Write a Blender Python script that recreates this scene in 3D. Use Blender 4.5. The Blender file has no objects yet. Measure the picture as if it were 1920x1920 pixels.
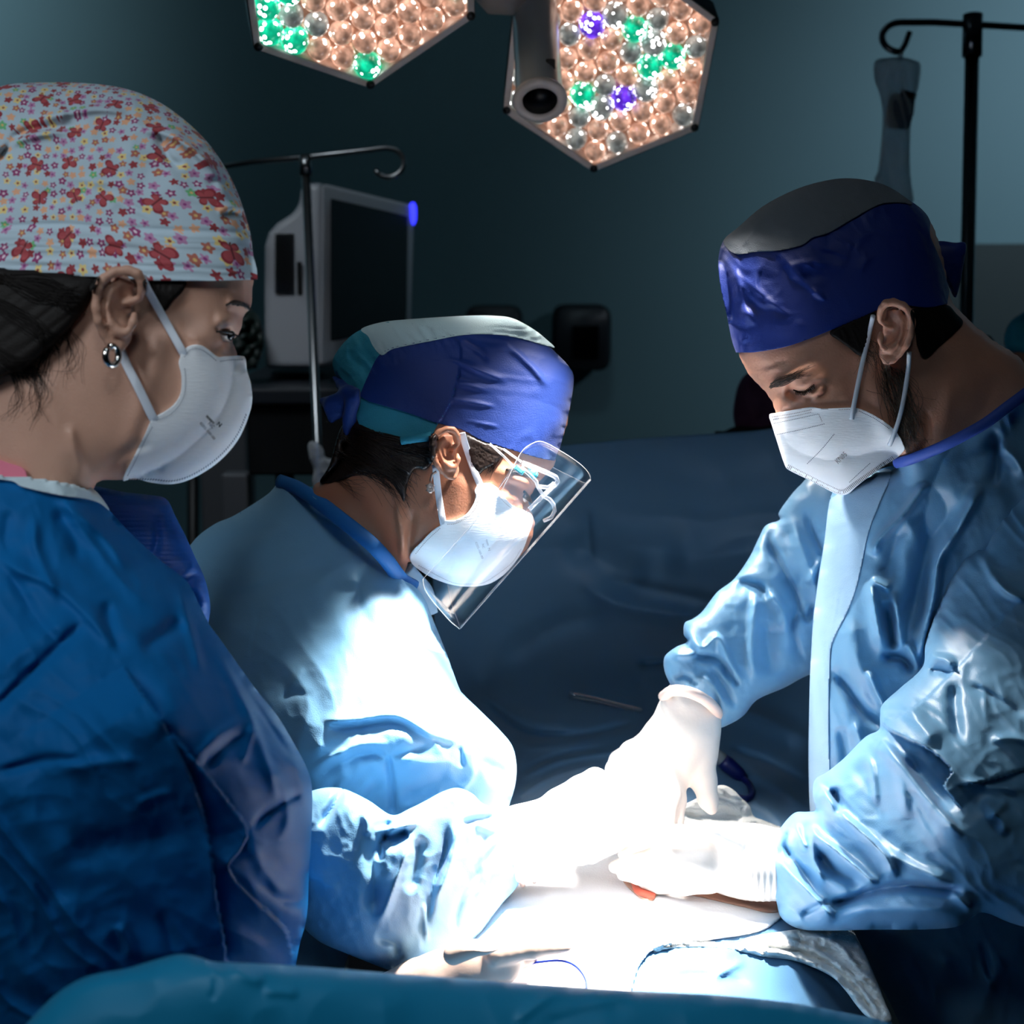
import bpy, math, numpy as np
from mathutils import Vector, Matrix
S = bpy.context.scene
R = math.radians
F = 2800.0            # focal length in pixels of the 1920 frame
CAM = np.array([0.0, 0.0, 1.55]); PITCH = R(10)
RT = np.array([1.0, 0, 0]); UP = np.array([0, math.sin(PITCH), math.cos(PITCH)]); FW = np.array([0, math.cos(PITCH), -math.sin(PITCH)])

def cw(c):
    """camera space (right, up, depth) -> world"""
    c = np.asarray(c, float)
    return CAM + c[..., 0:1]*RT + c[..., 1:2]*UP + c[..., 2:3]*FW
def c3(px, py, z):
    px, py, z = np.broadcast_arrays(np.asarray(px, float), np.asarray(py, float), np.asarray(z, float))
    return np.stack([(px-960)/F*z, (960-py)/F*z, z], -1)
def W(px, py, z): return cw(c3(px, py, z))
def WV(px, py, z): return Vector(W(px, py, z).ravel())
def plane_z(px, py, h):
    """depth at which the ray of a pixel meets the horizontal plane of height h"""
    d = (np.asarray(px, float)-960)[..., None]/F*RT + (960-np.asarray(py, float))[..., None]/F*UP + FW
    return (h-CAM[2])/d[..., 2]

# ------------------------------------------------------------------ camera
cd = bpy.data.cameras.new('camera'); cam = bpy.data.objects.new('camera', cd); S.collection.objects.link(cam)
cd.sensor_fit = 'HORIZONTAL'; cd.sensor_width = 36; cd.lens = F/1920*36; cd.clip_start = .05; cd.clip_end = 60
cam.location = CAM; cam.rotation_euler = (R(90)-PITCH, 0, 0)
cd.dof.use_dof = True; cd.dof.focus_distance = 1.36; cd.dof.aperture_fstop = 7.1
S.camera = cam
# ------------------------------------------------------------------ world and light
wd = bpy.data.worlds.new('world'); S.world = wd; wd.use_nodes = True
wd.node_tree.nodes['Background'].inputs[0].default_value = (.35, .62, .8, 1)
wd.node_tree.nodes['Background'].inputs[1].default_value = .0
def light(name, kind, loc, aim, energy, col=(1, 1, 1), size=.1, cone=40, blend=.3, sy=None):
    l = bpy.data.lights.new(name, kind); o = bpy.data.objects.new(name, l); S.collection.objects.link(o)
    o.location = Vector(np.ravel(loc)); l.energy = energy; l.color = col
    o.rotation_euler = (Vector(np.ravel(aim))-o.location).to_track_quat('-Z', 'Y').to_euler()
    if kind == 'AREA':
        l.size = size
        if sy: l.shape = 'RECTANGLE'; l.size_y = sy
    else: l.shadow_soft_size = size
    if kind == 'SPOT': l.spot_size = R(cone); l.spot_blend = blend
    return o
WARM = (1, .93, .86)
# operating lamp: a head above the frame, the two in the picture, one added beam
light('operating_lamp_beam', 'SPOT', W(1391, -240, 1.30), W(950, 1690, 1.35), 280, WARM, .035, 34, .6)
light('operating_lamp_beam', 'SPOT', W(1141, 122, 1.98), W(1330, 1720, 1.42), 78, WARM, .06, 30, .6)
light('operating_lamp_beam', 'SPOT', W(675, -54, 1.72), W(1385, 1010, 1.44), 78, WARM, .06, 29, .7)
light('operating_lamp_beam', 'SPOT', W(1450, -500, 1.25), W(1310, 1760, 1.34), 105, WARM, .05, 18, .6)  # extra beam, added to brighten the drape at lower right
# unseen ceiling spots: dim room light, most of them added to brighten one thing
light('unseen_fill_spot', 'SPOT', (-.1, .3, 2.8), (-.08, .85, 1.0), 30, (.72, .9, 1), .3, 40, .8)  # added to brighten the front drape
light('unseen_fill_spot', 'SPOT', (-1.15, -.1, 2.5), (-.42, 1.1, 1.45), 66, (.84, .93, 1), .3, 33, 1)  # room light from the left, narrowed to reach only the left woman
light('unseen_fill_spot', 'SPOT', (.25, -.5, 2.7), (-.2, 1.42, 1.31), 36, (.9, .95, 1), .25, 14, .9)  # narrow fill added for the middle woman's neck
light('unseen_fill_spot', 'SPOT', (2.3, 2.9, 2.8), (2.0, 4.6, 1.75), 125, (.72, .86, 1), .1, 88, 1)
light('unseen_fill_spot', 'SPOT', (-2.2, 3.1, 2.8), (-2.3, 4.6, 2.4), 85, (.72, .9, 1), .1, 96, 1)
light('unseen_fill_spot', 'SPOT', (.1, 2.6, 2.95), (.1, 4.6, 1.7), 15, (.62, .88, 1), .2, 120, 1)
light('unseen_fill_spot', 'SPOT', (-.75, 1.75, 2.9), (-.78, 2.75, 1.35), 46, (.8, .92, 1), .3, 62, 1)  # added to lift the monitor and its surroundings
light('unseen_fill_spot', 'SPOT', (.35, .6, 2.9), (.36, 1.35, 1.62), 14, (.8, .92, 1), .3, 16, 1)  # narrow extra spot on the top of the man's cap
light('unseen_fill_spot', 'SPOT', (-.1, .1, 2.5), W(1006, 95, 1.86), 14, (.95, .95, 1), .2, 9, .8)  # tiny beam added only to brighten the lamp's camera handle
S.view_settings.view_transform = 'Standard'; S.view_settings.look = 'None'
S.view_settings.exposure = 0.0; S.view_settings.gamma = 1; S.view_settings.use_curve_mapping = False
S.cycles.use_denoising = True; S.cycles.max_bounces = 8; S.cycles.transparent_max_bounces = 16
S.cycles.sample_clamp_indirect = 25
try: S.cycles.caustics_reflective = False; S.cycles.caustics_refractive = False
except Exception: pass

# ------------------------------------------------------------------ helpers: shapes
def spl(P, n=8, closed=False):
    P = np.asarray(P, float); m = len(P)
    if m < 3 and not closed:
        t = np.linspace(0, 1, n+1)[:, None]; return P[0]*(1-t)+P[-1]*t
    if closed: Q = np.vstack([P[-1:], P, P[:2]]); segs = m
    else: Q = np.vstack([2*P[0]-P[1], P, 2*P[-1]-P[-2]]); segs = m-1
    t = (np.arange(n)/n)[:, None]; out = []
    for i in range(segs):
        a, b, c, d = Q[i:i+4]
        out.append(.5*(2*b+(c-a)*t+(2*a-5*b+4*c-d)*t**2+(3*b-a-3*c+d)*t**3))
    out = np.vstack(out)
    return out if closed else np.vstack([out, P[-1:]])

def inside(X, Y, P):
    c = np.zeros(X.shape, bool)
    for (x1, y1), (x2, y2) in zip(P, np.roll(P, -1, 0)):
        if y1 == y2: continue
        c ^= ((y1 > Y) != (y2 > Y)) & (X < (x2-x1)*(Y-y1)/(y2-y1)+x1)
    return c

def nearest(Q, P, closed=True):
    """nearest point on polyline P for points Q: (point, distance, arc 0..1, signed side)"""
    Q = np.asarray(Q, float); A = P; B = np.roll(P, -1, 0)
    if not closed: A, B = A[:-1], B[:-1]
    L = np.hypot(*(B-A).T); cum = np.concatenate([[0], np.cumsum(L)]); tot = cum[-1]
    best = np.full(len(Q), 1e18); pt = np.zeros_like(Q); arc = np.zeros(len(Q)); side = np.zeros(len(Q))
    for i in range(len(A)):
        a, b = A[i], B[i]; d = b-a; l2 = d@d
        if l2 < 1e-12: continue
        t = np.clip(((Q-a)@d)/l2, 0, 1); p = a+t[:, None]*d; e = Q-p; r = (e**2).sum(1); m = r < best
        best[m] = r[m]; pt[m] = p[m]; arc[m] = (cum[i]+t[m]*L[i])/tot
        side[m] = (d[0]*e[m, 1]-d[1]*e[m, 0])
    return pt, np.sqrt(best), arc, np.sign(side)

def poisson(M, h):
    Ms = [M]
    while min(Ms[-1].shape) > 24: Ms.append(Ms[-1][::2, ::2])
    u = np.zeros(Ms[-1].shape)
    for lv in range(len(Ms)-1, -1, -1):
        m = Ms[lv]; hh = h*2**lv
        if u.shape != m.shape: u = np.repeat(np.repeat(u, 2, 0), 2, 1)[:m.shape[0], :m.shape[1]]
        u = u*m
        for _ in range(160 if lv else 60):
            p = np.pad(u, 1); u = .25*(p[:-2, 1:-1]+p[2:, 1:-1]+p[1:-1, :-2]+p[1:-1, 2:]+hh*hh)*m
    return u

def bil(G, x0, y0, st, X, Y):
    gx = np.clip((X-x0)/st, 0, G.shape[1]-1.001); gy = np.clip((Y-y0)/st, 0, G.shape[0]-1.001)
    i = gx.astype(int); j = gy.astype(int); fx = gx-i; fy = gy-j
    return (G[j, i]*(1-fx)+G[j, i+1]*fx)*(1-fy)+(G[j+1, i]*(1-fx)+G[j+1, i+1]*fx)*fy

class Field:
    """inflation height (pixels) of an outline: the half thickness a blown-up version of it would have"""
    def __init__(s, outline, st=6, n=8, pad=60):
        s.P = spl(outline, n, True); s.st = st
        lo = s.P.min(0)-pad; hi = s.P.max(0)+pad; s.x0, s.y0 = lo
        xs = np.arange(lo[0], hi[0]+st, st); ys = np.arange(lo[1], hi[1]+st, st); X, Y = np.meshgrid(xs, ys)
        M = inside(X, Y, s.P); u = poisson(M, st); h = np.sqrt(2*u)
        p = np.pad(h, 1, 'edge'); hb = (p[:-2, 1:-1]+p[2:, 1:-1]+p[1:-1, :-2]+p[1:-1, 2:]+2*h)/6
        h = np.where(M, hb, 0)
        _, d, _, _ = nearest(np.c_[X[~M], Y[~M]], s.P)
        h[~M] = -d; s.h = h
    def __call__(s, X, Y): return bil(s.h, s.x0, s.y0, s.st, X, Y)

def rbf(ctrl):
    C = np.asarray(ctrl, float); n = len(C); XY = C[:, :2]/1000
    K = np.hypot(XY[:, None, 0]-XY[None, :, 0], XY[:, None, 1]-XY[None, :, 1])
    Pm = np.c_[np.ones(n), XY]; A = np.block([[K, Pm], [Pm.T, np.zeros((3, 3))]])
    w = np.linalg.lstsq(A, np.r_[C[:, 2], 0, 0, 0], rcond=None)[0]
    def f(X, Y):
        X = np.asarray(X, float)/1000; Y = np.asarray(Y, float)/1000
        o = w[n]+w[n+1]*X+w[n+2]*Y
        for i in range(n): o = o+w[i]*np.hypot(X-XY[i, 0], Y-XY[i, 1])
        return o
    return f

_rng = np.random.RandomState(5); _TB = _rng.rand(64, 64)*2-1
def vn(x, y, s=0):
    x = np.asarray(x, float)+s*17.3; y = np.asarray(y, float)+s*9.7
    i = np.floor(x).astype(int); j = np.floor(y).astype(int); fx = x-i; fy = y-j
    fx = fx*fx*(3-2*fx); fy = fy*fy*(3-2*fy); g = lambda a, b: _TB[a & 63, b & 63]
    return (g(i, j)*(1-fx)+g(i+1, j)*fx)*(1-fy)+(g(i, j+1)*(1-fx)+g(i+1, j+1)*fx)*fy
def ridged(X, Y, ang, lw, ll, s=0, warp=.5):
    """long soft folds: ridges of width lw and length ll (pixels) running at an angle"""
    c, sn = math.cos(R(ang)), math.sin(R(ang)); u = X*c+Y*sn; v = -X*sn+Y*c
    w = vn(u/ll*1.7, v/ll*1.7, s+3)*warp
    n = vn(u/ll, v/lw+w*2, s); return (1-np.abs(n)*2.2)
def crumple(X, Y, sc, s=0):
    """sharp paper-like facets"""
    a = np.abs(vn(X/sc+vn(X/sc/2, Y/sc/2, s+5), Y/sc, s))
    b = np.abs(vn(X/sc*1.9-Y/sc*.7, Y/sc*1.9+X/sc*.6, s+2)); return .5-a-.5*b

def crease(P, w, amp, w2=None, taper=.25, n=8):
    """one fold traced along P: amp metres high, w px wide on the left of travel, w2 on the right"""
    L = spl(P, n); w2 = w if w2 is None else w2; m = 3*max(w, w2)
    lo = L.min(0)-m; hi = L.max(0)+m
    def f(X, Y):
        o = np.zeros(X.shape); k = (X > lo[0]) & (X < hi[0]) & (Y > lo[1]) & (Y < hi[1])
        if not k.any(): return o
        _, d, t, sd = nearest(np.c_[X[k], Y[k]], L, False)
        e = np.clip(np.minimum(t, 1-t)/max(taper, 1e-3), 0, 1); e = e*e*(3-2*e)
        ww = np.where(sd < 0, w, w2); o[k] = amp*e*np.exp(-(d/ww)**2*1.2)*(1-.25*np.clip(d/ww, 0, 1))
        return o
    return f
def relief(*fs):
    def f(X, Y):
        o = np.zeros(X.shape)
        for g in fs: o = o+g(X, Y)
        return o
    return f

def scaled(k, *fs): return lambda X, Y: k*relief(*fs)(X, Y)

# ------------------------------------------------------------------ helpers: meshes
class MB:
    def __init__(s): s.v = []; s.f = []; s.m = []; s.n = 0; s.uv = []
    def add(s, v, f, mi=0):
        v = np.asarray(v, float).reshape(-1, 3); s.v.append(v)
        s.f += [tuple(int(a)+s.n for a in q) for q in f]; s.m += [mi]*len(f); s.n += len(v); return s
    def tube(s, pts, r, seg=10, mi=0, flat=None, cap=True):
        """pts: world points; r: radius or list; flat=(normal, ratio) squashes the section along a direction"""
        P = np.asarray(pts, float); n = len(P); r = np.broadcast_to(np.asarray(r, float), (n,))
        T = np.gradient(P, axis=0); T /= np.linalg.norm(T, axis=1)[:, None]+1e-12
        ref = np.array([0, 0, 1.]) if abs(T[0, 2]) < .9 else np.array([1., 0, 0])
        if flat is not None: ref = np.asarray(flat[0], float)
        v = []; N = ref-T[0]*(ref@T[0]); N /= np.linalg.norm(N)
        for i in range(n):
            N = (ref if flat is not None else N); N = N-T[i]*(N@T[i]); N /= np.linalg.norm(N)+1e-12; B = np.cross(T[i], N)
            k = flat[1] if flat is not None else 1
            for a in range(seg):
                th = 2*math.pi*a/seg; v.append(P[i]+r[i]*(math.cos(th)*N*k+math.sin(th)*B))
        f = [(i*seg+a, i*seg+(a+1) % seg, (i+1)*seg+(a+1) % seg, (i+1)*seg+a) for i in range(n-1) for a in range(seg)]
        if cap: f += [tuple(range(seg-1, -1, -1)), tuple((n-1)*seg+a for a in range(seg))]
        return s.add(v, f, mi)
    def box(s, c, d, mi=0, M=None):
        c = np.asarray(c, float); d = np.asarray(d, float)/2
        v = np.array([[x, y, z] for x in (-1, 1) for y in (-1, 1) for z in (-1, 1)])*d
        if M is not None: v = v@np.asarray(M).T
        return s.add(v+c, [(0, 1, 3, 2), (4, 6, 7, 5), (0, 4, 5, 1), (2, 3, 7, 6), (0, 2, 6, 4), (1, 5, 7, 3)], mi)
    def hexa(s, A, B, mi=0):
        """solid between two rings of n corners"""
        n = len(A); f = [tuple(range(n-1, -1, -1)), tuple(range(n, 2*n))]
        f += [(i, (i+1) % n, n+(i+1) % n, n+i) for i in range(n)]
        return s.add(np.vstack([A, B]), f, mi)
    def lathe(s, prof, o, ax, seg=16, mi=0, cap=True):
        ax = np.asarray(ax, float)/np.linalg.norm(ax); t = np.array([1., 0, 0]) if abs(ax[0]) < .8 else np.array([0, 1., 0])
        u = np.cross(ax, t); u /= np.linalg.norm(u); w = np.cross(ax, u); v = []
        for r, h in prof:
            for a in range(seg):
                th = 2*math.pi*a/seg; v.append(np.asarray(o)+ax*h+r*(math.cos(th)*u+math.sin(th)*w))
        n = len(prof); f = [(i*seg+a, i*seg+(a+1) % seg, (i+1)*seg+(a+1) % seg, (i+1)*seg+a) for i in range(n-1) for a in range(seg)]
        if cap: f += [tuple(range(seg-1, -1, -1)), tuple((n-1)*seg+a for a in range(seg))]
        return s.add(v, f, mi)
    def grid(s, V, mi=0, closed_u=False):
        n, m = V.shape[:2]; f = [(i*m+j, i*m+j+1, (i+1)*m+j+1, (i+1)*m+j) for i in range(n-1) for j in range(m-1)]
        return s.add(V.reshape(-1, 3), f, mi)
    def build(s, name, mats, parent=None, smooth=True, uv=None, bevel=0):
        me = bpy.data.meshes.new(name); v = np.vstack(s.v); me.from_pydata(v.tolist(), [], s.f); me.validate(); me.update()
        for m in (mats if isinstance(mats, (list, tuple)) else [mats]): me.materials.append(m)
        if len(me.polygons) == len(s.m): me.polygons.foreach_set('material_index', s.m)
        if smooth: me.polygons.foreach_set('use_smooth', [True]*len(me.polygons))
        o = bpy.data.objects.new(name, me); S.collection.objects.link(o)
        if uv is not None:
            L = me.uv_layers.new(name='uv'); li = np.zeros(len(me.loops), int); me.loops.foreach_get('vertex_index', li)
            L.data.foreach_set('uv', uv(v)[li].ravel())
        if bevel: b = o.modifiers.new('bevel', 'BEVEL'); b.width = bevel; b.segments = 3; b.limit_method = 'ANGLE'
        if parent is not None: attach(o, parent)
        return o
def attach(o, parent):
    o.parent = parent; M = parent.matrix_basis.copy(); p = parent.parent
    while p is not None: M = p.matrix_basis @ M; p = p.parent
    o.matrix_parent_inverse = M.inverted() if parent.type == 'EMPTY' else Matrix.Identity(4)
    if parent.type != 'EMPTY': o.matrix_parent_inverse = Matrix.Identity(4)
def root(name, loc, label, cat, group=None):
    o = bpy.data.objects.new(name, None); S.collection.objects.link(o); o.empty_display_size = .1
    o.location = Vector(np.ravel(loc)); return tag(o, label, cat, group)
def tag(o, label=None, cat=None, group=None, kind=None):
    if label: o['label'] = label
    if cat: o['category'] = cat
    if group: o['group'] = group
    if kind: o['kind'] = kind
    return o

def pillow_mb(shape, D, T=.1, Tb=None, trim=None, rel=None, st=4, over=None, gap=.002, n=8, fade=12, mb=None, mi=0, sq=1.0, back=True, bk=0):
    """solid cloth/skin form: front and back skins over an outline, blown up by the field of its shape"""
    fld = shape if isinstance(shape, Field) else Field(shape, st=max(st, 5), n=n)
    P = spl(trim, n, True) if trim is not None else fld.P
    Df = D if callable(D) else (rbf(D) if isinstance(D, (list, tuple)) else (lambda X, Y: np.full(np.shape(X), float(D))))
    lo = P.min(0)-st; hi = P.max(0)+st
    xs = np.arange(lo[0], hi[0]+st, st); ys = np.arange(lo[1], hi[1]+st, st); X, Y = np.meshgrid(xs, ys)
    M = inside(X, Y, P); ny, nx = M.shape
    cell = M[:-1, :-1] | M[1:, :-1] | M[:-1, 1:] | M[1:, 1:]
    use = np.zeros_like(M); use[:-1, :-1] |= cell; use[1:, :-1] |= cell; use[:-1, 1:] |= cell; use[1:, 1:] |= cell
    out = use & ~M; X = X.copy(); Y = Y.copy()
    p, _, _, _ = nearest(np.c_[X[out], Y[out]], P); X[out] = p[:, 0]; Y[out] = p[:, 1]
    idx = np.full(M.shape, -1); idx[use] = np.arange(use.sum())
    x, y = X[use], Y[use]; hp = np.maximum(fld(x, y), 0); dm = Df(x, y)
    if trim is None: hp = np.where(out[use], 0, hp)
    hm = hp*dm/F; off = T*np.tanh(hm/T)*sq; zf = dm-off
    if rel is not None: zf = zf-rel(x, y)*(1-np.exp(-hp/fade))
    if over is not None: zf = np.minimum(zf, over(x, y)-gap)
    Tb = T if Tb is None else Tb
    zb = np.maximum(dm+Tb*np.tanh(hm/Tb)*sq, zf+bk); nf = len(x)
    J, I = np.nonzero(cell); q = np.c_[idx[J, I], idx[J+1, I], idx[J+1, I+1], idx[J, I+1]]
    faces = q.tolist()
    if back:
        faces += (q[:, ::-1]+nf).tolist()
        E = {}
        for a in q.tolist():
            for k in range(4):
                e = (a[k], a[(k+1) % 4]); E[e] = 1
        for (a, b) in list(E):
            if (b, a) not in E: faces.append((b, a, a+nf, b+nf))
        V = np.vstack([W(x, y, zf), W(x, y, zb)])
    else: V = W(x, y, zf)
    mb = mb or MB(); mb.add(V, faces, mi)
    G = np.where(use, 0, np.nan); G[use] = zf
    fill = Df(*np.meshgrid(xs, ys)); G = np.where(np.isnan(G), fill, G)
    mb.z = lambda a, b: bil(G, lo[0], lo[1], st, np.asarray(a, float), np.asarray(b, float))
    mb.inside = lambda a, b: inside(np.asarray(a, float), np.asarray(b, float), P)
    return mb
def clean(o, d=1e-5):
    import bmesh
    b = bmesh.new(); b.from_mesh(o.data); bmesh.ops.remove_doubles(b, verts=b.verts, dist=d)
    bmesh.ops.dissolve_degenerate(b, edges=b.edges, dist=1e-6); bmesh.ops.recalc_face_normals(b, faces=b.faces)
    b.to_mesh(o.data); b.free(); o.data.polygons.foreach_set('use_smooth', [True]*len(o.data.polygons)); return o

# ------------------------------------------------------------------ helpers: implicit solids
class Vol:
    def __init__(s, bx, z0, z1, vox):
        """bx: pixel box (x0,y0,x1,y1) at depth z1"""
        a = c3(bx[0], bx[3], z1); b = c3(bx[2], bx[1], z1)
        s.lo = np.array([a[0], a[1], z0]); s.vox = vox; n = np.ceil((np.array([b[0], b[1], z1])-s.lo)/vox).astype(int)+1
        s.d = np.full(n, .05, np.float32); s.ax = [s.lo[i]+vox*np.arange(n[i]) for i in range(3)]
    def sub(s, lo, hi):
        a = np.clip(np.floor((lo-s.lo)/s.vox).astype(int), 0, np.array(s.d.shape)-1); b = np.clip(np.ceil((hi-s.lo)/s.vox).astype(int)+1, 1, s.d.shape)
        sl = tuple(slice(a[i], max(b[i], a[i]+1)) for i in range(3))
        g = np.meshgrid(*[s.ax[i][sl[i]] for i in range(3)], indexing='ij'); return sl, g
    def comb(s, sl, d, k, op):
        a = s.d[sl]
        if op == 'sub': a, d = -a, d
        h = np.clip(.5+.5*(d-a)/k, 0, 1); r = d*(1-h)+a*h-k*h*(1-h)
        s.d[sl] = -r if op == 'sub' else r
    def tube(s, pts, k=.006, op='add', zs=1.0):
        """pts: (px,py,depth,radius in px); zs flattens the section in depth"""
        P = np.array([list(c3(p[0], p[1], p[2]))+[p[3]*p[2]/F] for p in pts])
        if len(P) == 1: P = np.vstack([P, P+[1e-5, 0, 0, 0]])
        for a, b in zip(P[:-1], P[1:]):
            r = max(a[3], b[3])+k+2*s.vox; lo = np.minimum(a[:3], b[:3])-r; hi = np.maximum(a[:3], b[:3])+r
            sl, (X, Y, Z) = s.sub(lo, hi); d = b-a; dz = d[2]/zs; l2 = d[0]**2+d[1]**2+dz**2+1e-12
            x, y, z = X-a[0], Y-a[1], (Z-a[2])/zs
            t = np.clip((x*d[0]+y*d[1]+z*dz)/l2, 0, 1)
            dd = np.sqrt((x-t*d[0])**2+(y-t*d[1])**2+(z-t*dz)**2)-(a[3]+t*d[3]); s.comb(sl, dd, k, op)
        return s
    def ell(s, px, py, z, rx, ry, rz, rot=0, k=.006, op='add'):
        c = c3(px, py, z); rx = rx*z/F; ry = ry*z/F; r = max(rx, ry, rz)+k+2*s.vox
        sl, (X, Y, Z) = s.sub(c-r, c+r); x, y, zz = X-c[0], Y-c[1], Z-c[2]; a = R(rot); ca, sa = math.cos(a), math.sin(a)
        u, v = x*ca-y*sa, x*sa+y*ca          # rot turns clockwise in the picture
        q = np.sqrt((u/rx)**2+(v/ry)**2+(zz/rz)**2); g = np.sqrt((u/rx**2)**2+(v/ry**2)**2+(zz/rz**2)**2)+1e-9
        s.comb(sl, q*(q-1)/g, k, op); return s
    def pillow(s, outline, D, T, k=.006, sq=1.0, rel=None):
        fld = outline if isinstance(outline, Field) else Field(outline, 6)
        X, Y, Z = np.meshgrid(*s.ax, indexing='ij'); PX = 960+F*X/Z; PY = 960-F*Y/Z; h = fld(PX, PY)*Z/F
        dm = D(PX, PY) if callable(D) else D
        th = T*np.tanh(np.maximum(h, 0)/T)*sq
        if rel is not None: th = th+np.where(Z < dm, rel(PX, PY), 0)
        d = np.where(h > 0, np.abs(Z-dm)-th, np.hypot(Z-dm, h)); s.comb((slice(None),)*3, d, k, 'add'); return s
    def front(s, px, py):
        px = np.asarray(px, float).ravel(); py = np.asarray(py, float).ravel(); out = np.full(len(px), np.nan); prev = None
        for kz, z in enumerate(s.ax[2]):
            gx = ((px-960)/F*z-s.lo[0])/s.vox; gy = ((960-py)/F*z-s.lo[1])/s.vox
            v = bil(s.d[:, :, kz].T, 0, 0, 1, gx, gy)
            if prev is not None:
                m = np.isnan(out) & (v <= 0) & (prev > 0); out[m] = z-s.vox*(-v[m])/(prev[m]-v[m]+1e-9)
            prev = v
        return out
    def snap(s):
        o = Vol.__new__(Vol); o.lo, o.vox, o.ax, o.d = s.lo, s.vox, s.ax, s.d.copy(); return o
    def zfun(s, D):
        def f(a, b):
            sh = np.shape(a); z = s.front(a, b); return np.where(np.isnan(z), D, z).reshape(sh)
        return f
    def mesh(s, smooth=2, mb=None, mi=0):
        d = s.d.copy(); d[0] = d[-1] = .05; d[:, 0] = d[:, -1] = .05; d[:, :, 0] = d[:, :, -1] = .05
        n = np.array(d.shape)-1; sg = d < 0
        cnt = np.zeros(n, np.int8)
        for i in (0, 1):
            for j in (0, 1):
                for k in (0, 1): cnt += sg[i:i+n[0], j:j+n[1], k:k+n[2]]
        act = (cnt > 0) & (cnt < 8); C = np.argwhere(act); ids = np.full(n, -1, np.int64); ids[act] = np.arange(len(C))
        acc = np.zeros((len(C), 3)); num = np.zeros(len(C)); cor = [np.array(c) for c in np.ndindex(2, 2, 2)]
        for a in cor:
            for ax in range(3):
                if a[ax]: continue
                b = a.copy(); b[ax] = 1; A = C+a; B = C+b; va = d[tuple(A.T)]; vb = d[tuple(B.T)]; m = (va < 0) != (vb < 0)
                t = va[m]/(va[m]-vb[m]); p = a+np.zeros((m.sum(), 3)); p[:, ax] = t; acc[m] += p; num[m] += 1
        V = C+acc/num[:, None]; faces = []
        for ax in range(3):
            o1, o2 = [(1, 2), (2, 0), (0, 1)][ax]; sl0 = [slice(1, n[q]) for q in range(3)]; sl1 = list(sl0)
            sl0[ax] = slice(0, n[ax]); sl1[ax] = slice(1, n[ax]+1); A = sg[tuple(sl0)]; B = sg[tuple(sl1)]; E = np.argwhere(A != B)
            if not len(E): continue
            base = E.copy()
            for q in range(3):
                if q != ax: base[:, q] += 1
            fl = A[tuple(E.T)]; e1 = np.zeros(3, int); e1[o1] = 1; e2 = np.zeros(3, int); e2[o2] = 1
            q4 = np.stack([ids[tuple((base-e1-e2).T)], ids[tuple((base-e2).T)], ids[tuple(base.T)], ids[tuple((base-e1).T)]], 1)
            q4[~fl] = q4[~fl][:, ::-1]; faces.append(q4)
        Q = np.vstack(faces); Q = Q[(Q >= 0).all(1)]
        for _ in range(smooth):
            a = np.zeros_like(V); c = np.zeros(len(V))
            for k in range(4):
                i, j = Q[:, k], Q[:, (k+1) % 4]; np.add.at(a, i, V[j]); np.add.at(c, i, 1); np.add.at(a, j, V[i]); np.add.at(c, j, 1)
            V = V*.4+.6*a/np.maximum(c, 1)[:, None]
        mb = mb or MB(); mb.add(cw(s.lo+V*s.vox), Q.tolist(), mi); return mb

# ------------------------------------------------------------------ materials
def lin(*c):
    return tuple((x/255/12.92 if x/255 <= .04045 else ((x/255+.055)/1.055)**2.4) for x in c)+(1,)
class G:
    """tiny expression builder for shader maths"""
    def __init__(s, t): s.t = t
    def n(s, kind, **kw):
        d = s.t.nodes.new(kind)
        for k, v in kw.items(): setattr(d, k, v)
        return d
    def m(s, op, *a):
        d = s.n('ShaderNodeMath', operation=op)
        for i, v in enumerate(a):
            if isinstance(v, (int, float)): d.inputs[i].default_value = v
            else: s.t.links.new(v, d.inputs[i])
        return d.outputs[0]
    def mix(s, f, a, b):
        d = s.n('ShaderNodeMix', data_type='RGBA')
        for i, v in ((0, f), (6, a), (7, b)):
            if isinstance(v, (int, float)): d.inputs[i].default_value = v
            elif isinstance(v, tuple): d.inputs[i].default_value = v
            else: s.t.links.new(v, d.inputs[i])
        return d.outputs[2]
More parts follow.
